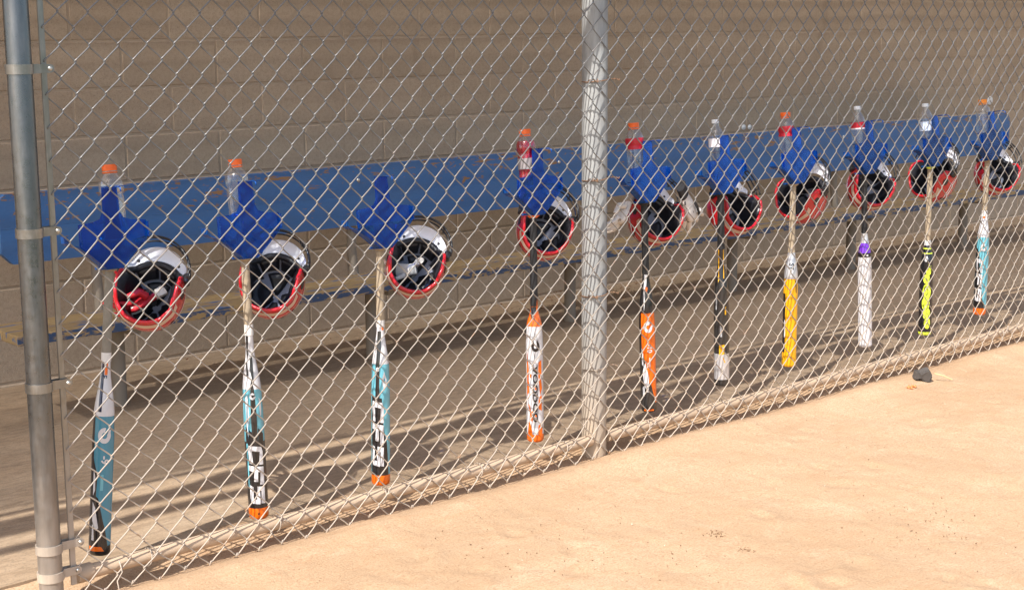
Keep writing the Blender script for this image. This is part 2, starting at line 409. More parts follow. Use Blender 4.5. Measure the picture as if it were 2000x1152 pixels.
def make_ground():
    xs = axis_vals(-300, -2.6, 3.6, 300, 0.022); ys = axis_vals(-300, -2.2, 0.20, 300, 0.022)
    nx, ny = len(xs), len(ys); vs_ = []
    for y in ys:
        for x in xs:
            near = max(0.0, 1 - max(abs(x) - 4, abs(y) - 3, 0) / 6)
            z = (noise.noise(Vector((x * 1.3, y * 1.3, 0))) * 0.012 + noise.noise(Vector((x * 5, y * 5, 3))) * 0.006
                 + noise.noise(Vector((x * 17, y * 17, 5))) * 0.003 + noise.noise(Vector((x * 43, y * 43, 9))) * 0.0016) * near
            if near > .5: z += scuff(x, y)
            z += 0.020 * math.exp(-((y + 0.10) / 0.055) ** 2) - 0.010 * math.exp(-((y - 0.02) / 0.03) ** 2)
            if y > 0.07: z += min(1.0, (y - 0.07) / 0.07) * 0.030
            if y > 0.19: z = -0.05
            vs_.append((x, y, z))
    fs = [(j * nx + i, j * nx + i + 1, (j + 1) * nx + i + 1, (j + 1) * nx + i) for j in range(ny - 1) for i in range(nx - 1)]
    mb = MB(); mb.v = vs_; mb.f = fs; mb.m = [0] * len(fs)
    o = mb.build('dirt_ground', M['dirt'], smooth=True, angle=R(80)); tag(o, 'sunlit tan infield dirt in front of the chain link fence', None, None, 'structure')
make_ground()
mb = MB(); mb.grid(lambda u, v: (-300 + 600 * u, -300 + (293.2 + noise.noise(Vector((u * 900, 0, 0))) * .25 * (v > .99)) * v, .02), 600, 2)
M['grass'] = plain('field_grass', (0.055, 0.085, 0.025), 0.9, var=0.3, scale=3)
o = mb.build('grass_field', M['grass']); tag(o, 'mown grass field beyond the dirt', None, None, 'structure')
def slab(name, mat, y0, y1, dz, label):
    mb = MB(); x0, x1 = -9.0, 14.0; n = 120; rows = 10
    vs_ = []; fs = []
    for j in range(rows + 1):
        y = y0 + (y1 - y0) * j / rows
        for i in range(n + 1):
            x = x0 + (x1 - x0) * i / n
            yy = y + (noise.noise(Vector((x * 2.5, 1.7, 0))) * 0.015 if j == 0 else 0)
            vs_.append((x, yy, floor_z(y) + dz + noise.noise(Vector((x * 2, y * 2, 7))) * 0.0015))
    for j in range(rows):
        for i in range(n): fs.append((j * (n + 1) + i, j * (n + 1) + i + 1, (j + 1) * (n + 1) + i + 1, (j + 1) * (n + 1) + i))
    o = len(vs_)
    vs_ += [(vs_[i][0], vs_[i][1], -0.06) for i in range(n + 1)]
    fs += [(o + i, o + i + 1, i + 1, i) for i in range(n)]
    mb.add(vs_, fs); ob = mb.build(name, mat, smooth=True, angle=R(30)); tag(ob, label, None, None, 'structure')
slab('dugout_floor', M['floor'], 0.150, 2.40, 0.0, 'dusty brown concrete dugout floor behind the fence')

# ------------------------------------------------------------------ block wall
WY = 2.30; COURSE = 0.2035; BL = 0.4735; Z0 = 0.0845
wall = thing('block_wall', (2.0, WY, 0.0), 'tan concrete block wall behind the blue bench', 'wall')
mb = MB(); mb.bbox((-BL / 2 + 0.004, 0, 0.0045), (BL / 2 - 0.004, 0.15, COURSE - 0.0045), 0.0038)
blk = mb.mesh('concrete_block', M['block'])
for k in range(0, 12):
    off = 0.342 if (k % 2 == 0) else 0.105
    i0 = math.ceil((-3.3 - off) / BL)
    for i in range(i0, i0 + 25):
        xj = off + i * BL + BL / 2
        inst('concrete_block', blk, wall, (xj - 2.0 + random.uniform(-.0012, .0012), random.uniform(-.0015, .0015), Z0 + k * COURSE), (random.uniform(-.003, .003), 0, random.uniform(-.002, .002)))
mb = MB(); mb.box((-5.6, 0.0042, -0.05), (7.0, 0.12, 2.60)); mb.build('mortar', M['mortar'], wall)
mb = MB(); mb.bbox((-5.5, -0.012, -0.04), (6.9, 0.02, Z0 - 0.004), 0.004); mb.build('footing_course', M['block'], wall)

# ------------------------------------------------------------------ bench
BX0, BX1 = -1.42, 5.93
bench = thing('bench', (2.2, 1.7, 0.05), 'long bench with worn blue backrest and ochre wooden seat', 'bench')
def loc_b(mb, name, mat, smooth=False):
    for i, p in enumerate(mb.v): mb.v[i] = (p[0] - 2.2, p[1] - 1.7, p[2] - 0.05)
    return mb.build(name, mat, bench, smooth)
zb, zt, zm = 0.668, 0.940, 0.806; ch = 0.045
mb = MB(); mb.prism([(BX0 + ch, zb), (BX1 - ch, zb), (BX1, zb + ch), (BX1, zm - .0003), (BX0, zm - .0003), (BX0, zb + ch)], 1.80, 1.838); loc_b(mb, 'back_plank', M['blue'])
mb = MB(); mb.prism([(BX0, zm + .0003), (BX1, zm + .0003), (BX1, zt - ch), (BX1 - ch, zt), (BX0 + ch * .6, zt), (BX0, zt - ch * .6)], 1.80, 1.838); loc_b(mb, 'back_plank', M['blue'])
mb = MB(); mb.bbox((-1.50, 1.527, 0.405), (5.95, 1.66, 0.443), 0.003); loc_b(mb, 'seat_plank', M['seat'])
mb = MB(); mb.bbox((-1.50, 1.667, 0.405), (5.95, 1.80, 0.443), 0.003); loc_b(mb, 'seat_plank', M['seat'])
mb = MB(); mb.bbox((-1.503, 1.523, 0.404), (5.953, 1.5275, 0.438), 0.001); loc_b(mb, 'painted_edge', M['seatedge'])
for lx in (-1.0, 0.28, 1.55, 2.84, 3.98, 5.25):
    mb = MB(); mb.tube([(lx, 1.72, floor_z(1.72)), (lx, 1.72, 0.40)], 0.030, 14); loc_b(mb, 'leg', M['benchsteel'], True)
    mb = MB(); mb.bbox((lx - .025, 1.56, 0.375), (lx + .025, 1.80, 0.4035), 0.003); loc_b(mb, 'seat_bracket', M['benchsteel'])
    mb = MB(); mb.tube([(lx, 1.80, 0.39), (lx, 1.845, 0.42), (lx, 1.862, 0.55), (lx, 1.862, 0.91)], 0.022, 12); loc_b(mb, 'back_upright', M['benchsteel'], True)
    for zz in (0.73, 0.875):
        mb = MB(); mb.lathe([(0.0, 0.0), (0.008, 0.0), (0.009, 0.002), (0.006, 0.006), (0.0, 0.007)], 12)
        mb.v = [(lx + p[0], 1.80 - p[2], zz + p[1]) for p in mb.v]; loc_b(mb, 'bolt', M['bolt'], True)

# ------------------------------------------------------------------ roof (above the picture; shades the bench and wall)
roof = thing('dugout_roof', (2.0, 1.2, 3.20), 'unseen shade roof over the dugout bench, laths added to filter the sun', 'roof')
RZ = 3.20
rl = random.Random(11); y = -0.11
for q_, (y0, w_) in enumerate(((-0.46, .06), (-0.33, .12), (-0.145, .035))):  # added unseen strips, edges made wavy to cast irregular shadow streaks on the floor
    mb = MB(); vs_ = []; n = 110
    for k in range(n + 1):
        x = -11 + 22 * k / n; d0 = noise.noise(Vector((x * 1.7, q_ * 5.0, 1))) * .035; d1 = noise.noise(Vector((x * 2.3, q_ * 7.0, 9))) * w_ * .55
        vs_ += [(x, y0 - 1.2 + d0, 0), (x, y0 - 1.2 + d0 + w_ + d1, 0), (x, y0 - 1.2 + d0 + w_ + d1, .02), (x, y0 - 1.2 + d0, .02)]
    mb.add(vs_, [(k * 4 + q, k * 4 + (q + 1) % 4, k * 4 + 4 + (q + 1) % 4, k * 4 + 4 + q) for k in range(n) for q in range(4)]); mb.build('shadow_batten', M['metalroof'], roof)
y = -0.09
while y < 2.45:  # added unseen laths; gaps sized for the sunlight reaching floor and wall foot
    gap = 0.0088 + noise.noise(Vector((y * 3.1, 0, 5))) * .0034 + rl.uniform(-.001, .001) + (.003 if 1.08 < y < 1.42 else 0); w_ = 0.0185
    mb = MB(); vs_ = []; n = 30
    for k in range(n + 1):
        x = -11 + 22 * k / n; dy = noise.noise(Vector((x * .6, y * 5, 3))) * .006
        vs_ += [(x, y - 1.2 + dy, 0), (x, y - 1.2 + w_ + dy, 0), (x, y - 1.2 + w_ + dy, .012), (x, y - 1.2 + dy, .012)]
    mb.add(vs_, [(k * 4 + q, k * 4 + (q + 1) % 4, k * 4 + 4 + (q + 1) % 4, k * 4 + 4 + q) for k in range(n) for q in range(4)])
    mb.build('sun_filter_lath', M['metalroof'], roof); y += w_ + gap
for x in (-10.5, 12.5):
    mb = MB(); mb.box((x - 2.0, -1.85, .0205), (x - 1.965, 1.3, .08)); mb.build('roof_beam', M['metalroof'], roof)

# ------------------------------------------------------------------ chain link fence
MX0, MW, MH = -2.062, 0.0848, 0.0868
fence = thing('chain_link_fence', (0.0, 0.0, 0.0), 'galvanised chain link fence with two posts and a bottom rail', 'fence')
def bend(x, z):      # slow sag and bulge of the mesh, metres
    return (noise.noise(Vector((x * 1.1, z * 1.6, 2.0))) * 0.014 + noise.noise(Vector((x * 5, z * 5, 4.0))) * 0.0055,
            noise.noise(Vector((x * 0.9, z * 1.3, 8.0))) * 0.012 + noise.noise(Vector((x * 4, z * 3, 6.0))) * 0.0025,
            noise.noise(Vector((x * 0.8, z * 1.0, 11.0))) * 0.014 + noise.noise(Vector((x * 6, z * 4, 14.0))) * 0.005)
def make_wire(k, rnd):
    xa = MX0 + k * MW / 2; amp = MW / 4 + 0.0022; xc = xa + MW / 4
    ph = (k % 2) * 0.5
    zlo, zhi = -0.004, 2.36
    pts = []
    n0 = math.ceil((zlo / MH - ph) * 2) / 2 + ph
    per = [0.0, 0.03, 0.075, 0.16, 0.25, 0.34, 0.425, 0.47]
    u = n0; jit = rnd.uniform(-1, 1) * 0.0012
    while u * MH < zhi:
        half = round((u - ph) * 2) % 2          # 0: starts at the left tip going up-right (front strand)
        for q in per:
            f = q * 2
            tri = -math.cos(math.pi * f)
            lin = 2 * f - 1
            xx = (0.80 * lin + 0.20 * tri) if True else lin
            if f < 0.07: xx = -1.0 + 1.1 * f
            s = 1 if half == 0 else -1
            yy = -0.0030 * s * min(1.0, math.sin(math.pi * min(max(f, 0.0), 1.0)) * 3.0) if f > 0 else 0.0
            z = (u + q) * MH; x = xc + s * amp * xx
            # strands bow a little
            x += 0.0
            bx, by, bz = bend(x, z)
            lo_ = max(0.0, 1 - z / 0.14); by += noise.noise(Vector((x * 9, 3, z * 8))) * .016 * lo_; bz += noise.noise(Vector((x * 13, 7, 1))) * .012 * lo_; bx += noise.noise(Vector((x * 11, 1, z * 9))) * .010 * lo_
            edge = min(1.0, max(0.0, (x - MX0) / 0.25)); pe = min(1.0, abs(x) / 0.2)
            pts.append((x + bx * edge + jit, by * edge * pe - 0.004 + yy, z + bz))
        u += 0.5
    # knuckle at the foot
    p0 = Vector(pts[0]); pts.insert(0, (p0.x + 0.004, p0.y - 0.004, p0.z + 0.012)); pts[1] = (p0.x, p0.y - 0.001, p0.z - 0.001)
    mb = MB(); mb.tube(pts, 0.0021, 7)
    return mb.build('wire', M['wire'], fence, True, R(180))
rw = random.Random(3)
for k in range(0, 132): make_wire(k, rw)
# terminal post
def lathe_obj(name, prof, mat, parent, loc, n=28):
    mb = MB(); mb.lathe(prof, n); mb.v = [(p[0] + loc[0], p[1] + loc[1], p[2] + loc[2]) for p in mb.v]
    return mb.build(name, mat, parent, True)
PX, PYT = -2.131, 0.0
lathe_obj('terminal_post', [(0.0325, -0.3), (0.0325, 2.45), (0.028, 2.47), (0.0, 2.485)], M['post'], fence, (PX, PYT, 0), 32)
lathe_obj('line_post', [(0.046, -0.3), (0.046, 2.45), (0.04, 2.47), (0.0, 2.485)], M['linepost'], fence, (0.036, 0.050, 0), 40)
lathe_obj('line_post', [(0.046, -0.3), (0.046, 2.45), (0.04, 2.47), (0.0, 2.485)], M['linepost'], fence, (4.2, 0.050, 0), 40)
# tension bar and brace bands
mb = MB(); mb.bbox((-2.073, -0.004, 0.045), (-2.057, 0.003, 2.35), 0.001); mb.build('tension_bar', M['band'], fence)
for zc, xt in ((1.461, -2.040), (1.034, -2.045), (0.618, -2.040), (0.166, -2.032), (0.088, -2.045), (1.88, -2.04)):
    mb = MB(); prof = []
    hw = 0.0125; a0 = R(18)
    pin, pout = 0.0328, 0.0362
    n = 26; ring = []
    for i in range(n + 1):
        a = a0 + (2 * math.pi - 2 * a0) * i / n
        ring.append((math.cos(a), math.sin(a)))
    vs_ = []; fs = []
    for c_, s_ in ring:
        vs_ += [(PX + pin * c_, PYT + pin * s_, zc - hw), (PX + pout * c_, PYT + pout * s_, zc - hw), (PX + pout * c_, PYT + pout * s_, zc + hw), (PX + pin * c_, PYT + pin * s_, zc + hw)]
    for i in range(n):
        for q in range(4): fs.append((i * 4 + q, i * 4 + (q + 1) % 4, (i + 1) * 4 + (q + 1) % 4, (i + 1) * 4 + q))
    mb.add(vs_, fs)
    for sy in (-0.0115, 0.0085):
        poly = [(PX + 0.030, zc - hw), (xt - 0.010, zc - hw * .9), (xt - 0.004, zc - hw * .75), (xt, zc - hw * .3), (xt, zc + hw * .3), (xt - 0.004, zc + hw * .75), (xt - 0.010, zc + hw * .9), (PX + 0.030, zc + hw)]
        mb.prism(poly, sy, sy + 0.003)
    b = mb.build('brace_band', M['band'], fence, True, R(35))
    mb = MB(); mb.lathe([(0.0, 0), (0.0058, 0), (0.0062, 0.0015), (0.004, 0.005), (0.0, 0.006)], 12)
    mb.v = [(xt - 0.012 + p[0], -0.0115 - p[2], zc + p[1]) for p in mb.v]; mb.build('bolt', M['bolt'], b, True)
# bottom rails
for x0, x1 in ((-2.025, -0.008), (0.080, 4.16)):
    mb = MB(); pts = [(x0 + (x1 - x0) * i / 30, 0.026, 0.061 + noise.noise(Vector((x0 + i * .15, 0, 0))) * 0.004) for i in range(31)]
    mb.tube(pts, 0.021, 18)
    r = mb.build('bottom_rail', M['rail'], fence, True)
    xx = x0 + 0.2
    while xx < min(x1, 3.2) - 0.05:
        mb = MB(); ce = (xx, 0.020, 0.061)
        mb.tube([(xx + 0.004 * math.sin(a), ce[1] + 0.0265 * math.cos(a), ce[2] + 0.0255 * math.sin(a)) for a in [R(d) for d in range(0, 360, 20)]], 0.0019, 6, closed=True)
        tw = [(xx + .002, -0.008, 0.07), (xx + .012, -0.013, 0.078), (xx + .020, -0.010, 0.070), (xx + .026, -0.016, 0.076)]
        mb.tube(tw, 0.0018, 5)
        mb.build('wire_tie', M['wire'], r, True, R(180)); xx += 0.43 + rw.uniform(-.06, .06)
mb = MB(); mb.lathe([(0.0, 0), (0.026, 0), (0.026, 0.045), (0.0225, 0.05), (0.0, 0.05)], 18)
mb.v = [(-2.045 + p[2], 0.026 + p[0], 0.061 + p[1]) for p in mb.v]; mb.build('rail_end_cup', M['rail'], fence, True)
mb = MB(); mb.tube([(-2.1, 0.03, 2.40), (4.2, 0.03, 2.40)], 0.021, 14); mb.build('top_rail', M['band'], fence, True)
for zz in (0.33, 0.60, 1.02, 1.37, 1.9):
    mb = MB(); mb.tube([(0.036 + 0.0495 * math.cos(a), 0.050 + 0.0495 * math.sin(a) * 1.05, zz + 0.006 * math.cos(a)) for a in [R(d) for d in range(-200, 25, 15)]], 0.0020, 6)
    mb.tube([(-0.011, 0.035, zz), (-0.020, 0.0, zz + .004), (-0.009, -0.012, zz - .006), (-0.014, -0.014, zz + .006)], 0.002, 5)
    mb.tube([(0.083, 0.035, zz), (0.094, 0.0, zz + .004), (0.102, -0.008, zz - .002), (0.108, -0.004, zz + .004)], 0.002, 5)
    mb.build('wire_tie', M['rust'] if zz in (1.02, 1.37, 0.6) else M['wire'], fence, True, R(180))
# a loose cut wire end by the terminal post
mb = MB(); mb.tube([(-1.93, -0.010, 0.085), (-1.925, -0.016, 0.05), (-1.945, -0.022, 0.03), (-1.945, -0.03, 0.005), (-1.935, -0.035, -0.01)], 0.0018, 6); mb.build('loose_wire_end', M['wire'], fence, True, R(180))

# ------------------------------------------------------------------ hangers
ORD = ['first', 'second', 'third', 'fourth', 'fifth', 'sixth', 'seventh', 'eighth', 'ninth', 'tenth']
#        x, z of the bottom slot ; z of tab top
HANG = [(-1.861, 0.905), (-1.418, 0.887), (-0.908, 0.866), (-0.232, 0.914), (0.338, 0.910), (0.782, 0.908), (1.245, 0.915), (1.745, 0.920), (2.262, 0.918), (2.752, 0.916)]
HY = 0.050
def wall_strip(mb, path, y0, y1, th):       # thin wall standing along +y on an x,z path
    n = len(path); vs_ = []; fs = []
    for i, (x, z) in enumerate(path):
        a = Vector(path[min(i + 1, n - 1)]) - Vector(path[max(i - 1, 0)]); a.normalize(); nx, nz = -a.y * th / 2, a.x * th / 2
        vs_ += [(x + nx, y0, z + nz), (x + nx, y1, z + nz), (x - nx, y1, z - nz), (x - nx, y0, z - nz)]
    for i in range(n - 1):
        for q in range(4): fs.append((i * 4 + q, i * 4 + (q + 1) % 4, (i + 1) * 4 + (q + 1) % 4, (i + 1) * 4 + q))
    fs += [(3, 2, 1, 0), tuple((n - 1) * 4 + q for q in range(4))]
    mb.add(vs_, fs)
hm = {}
mb = MB(); mb.prism([(-.026, 0), (.026, 0), (.104, .072), (.107, .078), (.107, .128), (.058, .132), (.036, .140), (.027, .156), (.0235, .225), (-.0235, .225), (-.027, .156), (-.036, .140), (-.058, .132), (-.104, .128), (-.104, .068)], 0, .0035); hm['plate'] = mb.mesh('plate', M['hang'])
mb = MB(); mb.prism([(-.023, .2255), (.040, .2255), (.040, .2275), (-.023, .2275)], -.018, .006); hm['top_flange'] = mb.mesh('top_flange', M['hang'])
mb = MB(); mb.tube([(-.012, -.017, .2265), (-.012, -.070, .226), (-.012, -.078, .222), (-.012, -.080, .212)], .0022, 6); hm['wire_hook'] = mb.mesh('wire_hook', M['hang2'], True, R(180))
mb = MB(); wall_strip(mb, [(-.022, .001), (-.060, .034), (-.104, .066), (-.124, .072), (-.136, .080), (-.138, .098)], .004, .040, .0035); hm['side_hook'] = mb.mesh('side_hook', M['hang2'])
mb = MB(); wall_strip(mb, [(.022, .001), (.060, .036), (.094, .066)], .004, .085, .0035); hm['helmet_peg'] = mb.mesh('helmet_peg', M['hang2'])
mb = MB(); mb.prism([(-.024, .002), (.024, .002), (.082, .058), (-.078, .055)], .0045, .0070); hm['pocket_panel'] = mb.mesh('pocket_panel', M['hang2'])
mb = MB(); mb.tube([(.070, .060, .050), (.095, .085, .060), (.128, .112, .052), (.140, .120, .056), (.146, .124, .066)], .0038, 8); hm['helmet_arm'] = mb.mesh('helmet_arm', M['hang2'], True, R(180))
mb = MB(); mb.bbox((-.1055, -.014, .070), (-.1025, -.0005, .124), .0008); hm['side_rib'] = mb.mesh('side_rib', M['hang'])
mb = MB(); mb.bbox((.1055, -.012, .080), (.1085, -.0005, .124), .0008); hm['edge_rib'] = mb.mesh('edge_rib', M['hang'])
mb = MB(); mb.bbox((-.034, .004, .074), (.034, .085, .0775), .001); hm['bottle_shelf'] = mb.mesh('bottle_shelf', M['hang'])
mb = MB(); mb.bbox((-.040, .0045, .052), (.040, .0085, .0735), .0008); hm['shelf_rib'] = mb.mesh('shelf_rib', M['hang2'])
mb = MB()
mb.tube([(.038 * math.cos(a), .044 + .038 * math.sin(a), .128) for a in [R(d) for d in range(-55, 240, 14)]], .0025, 6); hm['bottle_ring'] = mb.mesh('bottle_ring', M['hang'], True, R(180))
mb = MB(); mb.prism([(-.026, -.003), (.026, -.003), (.026, .004), (-.026, .004)], .004, .07); hm['bat_slot'] = mb.mesh('bat_slot', M['hang2'])
mb = MB(); mb.prism([(-.022, .080), (.030, .080), (.026, .13), (.022, .222), (-.021, .222), (-.021, .13)], .0045, .0075); hm['bottle_sleeve'] = mb.mesh('bottle_sleeve', M['hang2'])
HLAB = ['blue plastic bat hanger nearest the end post, empty orange capped bottle in it',
        'blue plastic bat hanger second from the end post, holding an empty bottle',
        'blue plastic bat hanger with no bottle in it',
        'blue plastic bat hanger just before the thick middle post, with full red drink',
        'blue plastic bat hanger just past the thick middle post, between two white gloves',
        'blue plastic bat hanger holding a white capped bottle with white label',
        'blue plastic bat hanger above the yellow bat',
        'blue plastic bat hanger above the white barrelled bat with purple taper',
        'blue plastic bat hanger above the black and neon yellow bat',
        'blue plastic bat hanger at the far end, by the bench backrest end']
hangers = []
for i, (x, z) in enumerate(HANG):
    h = thing('bat_hanger', (x, HY, z), HLAB[i], 'hanger', 'blue hangers along the fence')
    h.rotation_euler = (R(-6 + random.uniform(-.8, .8)), R([1, 1, 0, 2, 1, 0, -1, 1, 1, 0][i]), R(random.uniform(-3, 3)))
    for nm, me in hm.items(): inst(nm, me, h)
    hangers.append(h)

# ------------------------------------------------------------------ bottles
def bottle_prof(kind):
    if kind == 'sport':
        return [(0.026, 0.0), (0.031, 0.003), (0.0335, 0.010), (0.0335, 0.030), (0.0318, 0.034), (0.0325, 0.042), (0.0318, 0.050), (0.033, 0.056), (0.033, 0.104), (0.0305, 0.110), (0.0305, 0.114), (0.0345, 0.121), (0.0352, 0.132), (0.034, 0.146), (0.029, 0.158), (0.021, 0.167), (0.0185, 0.171), (0.0185, 0.180)]
    return [(0.024, 0.0), (0.029, 0.003), (0.031, 0.010), (0.031, 0.03), (0.0295, 0.036), (0.031, 0.042), (0.0295, 0.050), (0.031, 0.056), (0.0295, 0.064), (0.031, 0.07), (0.0315, 0.08), (0.0315, 0.118), (0.031, 0.128), (0.028, 0.146), (0.021, 0.162), (0.0145, 0.172), (0.0125, 0.178), (0.0125, 0.186)]
def rad_at(prof, z):
    for (r0, z0), (r1, z1) in zip(prof, prof[1:]):
        if z0 <= z <= z1: return r0 + (r1 - r0) * (z - z0) / max(z1 - z0, 1e-6)
    return prof[-1][0]
def make_bottle(i, x, capz, kind, capm, label, lab=None, liquid=None, lean=0, neckring=True):
    prof = bottle_prof(kind); H = prof[-1][1]
    b = thing('drink_bottle', (x + .006, HY + 0.056, capz - H), label, 'bottle', 'drink bottles in the hangers')
    b.rotation_euler = (R(-6), R(lean), 0)
    mb = MB(); mb.lathe(prof, 32); mb.build('bottle_body', M['clear'], b, True, R(60))
    cr, chh = (0.0205, 0.0165) if kind == 'sport' else (0.0142, 0.0135)
    mb = MB(); n = 48; pr = [(cr, -0.001), (cr, chh * .85), (cr * .93, chh), (0.0, chh)]
    mb.lathe(pr, n); mb.v = [(p[0] * (1 + .018 * (q % 2)), p[1] * (1 + .018 * (q % 2)), p[2] + H) for q, p in enumerate(mb.v)]
    mb.build('cap', capm, b, True, R(50))
    mb = MB(); mb.lathe([(cr * .86, -.008), (cr * 1.03, -.0075), (cr * 1.03, -.004), (cr * .86, -.0035)], 24); mb.v = [(p[0], p[1], p[2] + H) for p in mb.v]; mb.build('neck_ring', capm if kind == 'sport' else M['clear'], b, True)
    for (z0, z1, m_) in (lab or []):
        mb = MB(); pp = [(rad_at(prof, z0 + (z1 - z0) * q / 8) + 0.0005, z0 + (z1 - z0) * q / 8) for q in range(9)]
        mb.grid(lambda u, v_: (pp[min(8, round(v_ * 8))][0] * math.cos(2 * math.pi * u), pp[min(8, round(v_ * 8))][0] * math.sin(2 * math.pi * u), pp[min(8, round(v_ * 8))][1]), 32, 8, closed_u=True)
        mb.build('label', m_, b, True)
    if liquid:
        zt_, m_ = liquid; mb = MB(); pp = [(0.0, 0.002)] + [(max(r - 0.0012, 0.001), max(z, 0.002)) for r, z in prof if z < zt_] + [(rad_at(prof, zt_) - .0012, zt_), (0.0, zt_)]
        mb.lathe(pp, 28); mb.build('drink', m_, b, True, R(60))
    return b
CZ = 0.262
make_bottle(0, -1.832, 1.171, 'sport', M['cap_orange'], 'empty clear bottle with orange cap in the hanger beside the end post', lab=[(0.058, 0.102, M['clear'])])
make_bottle(1, -1.421, 1.160, 'sport', M['cap_orange'], 'empty clear bottle with orange cap in the second hanger from the end post')
make_bottle(3, -0.240, 1.190, 'sport', M['cap_orange'], 'full red drink bottle with orange cap and grey label left of the thick post', [(0.058, 0.096, M['lab_grey'])], (0.156, M['drink']))
make_bottle(4, 0.313, 1.186, 'sport', M['cap_orange'], 'orange capped bottle with red band label right of the thick post', [(0.098, 0.140, M['lab_red'])])
make_bottle(5, 0.782, 1.180, 'water', M['cap_white'], 'clear water bottle with white cap and broad white label', [(0.092, 0.126, M['lab_white'])], (0.085, M['water']))
make_bottle(6, 1.226, 1.186, 'sport', M['cap_orange'], 'orange capped bottle with red band label above the yellow bat', [(0.098, 0.140, M['lab_red'])])
make_bottle(7, 1.728, 1.194, 'water', M['cap_white'], 'clear water bottle with white cap and dark red label', [(0.106, 0.130, M['lab_red']), (0.100, 0.106, M['lab_white'])])
make_bottle(8, 2.255, 1.185, 'water', M['cap_white'], 'clear water bottle with white cap and pale blue label', [(0.076, 0.118, M['lab_pale'])])
make_bottle(9, 2.740, 1.182, 'sport', M['cap_amber'], 'clear ribbed bottle with amber cap in the farthest hanger', lean=1)

# ------------------------------------------------------------------ bats
def interp(tab, s):
    for (s0, r0), (s1, r1) in zip(tab, tab[1:]):
        if s0 <= s <= s1:
            f = (s - s0) / max(s1 - s0, 1e-6); f = f * f * (3 - 2 * f); return r0 + (r1 - r0) * f
    return tab[-1][1]
def text_poly(txt, size):
    cu = bpy.data.curves.new('txt', 'FONT'); cu.body = txt; cu.size = size; cu.align_x = 'LEFT'; cu.resolution_u = 3; cu.offset = size * 0.03
    o = bpy.data.objects.new('txt', cu); C.objects.link(o); bpy.context.view_layer.update()
    me = bpy.data.meshes.new_from_object(o.evaluated_get(bpy.context.evaluated_depsgraph_get()))
    bm = bmesh.new(); bm.from_mesh(me); bpy.data.objects.remove(o); bpy.data.meshes.remove(me)
    return bm
def poly_bm(polys):
    bm = bmesh.new()
    for p in polys:
        bm.faces.new([bm.verts.new((x, y, 0)) for x, y in p])
    return bm
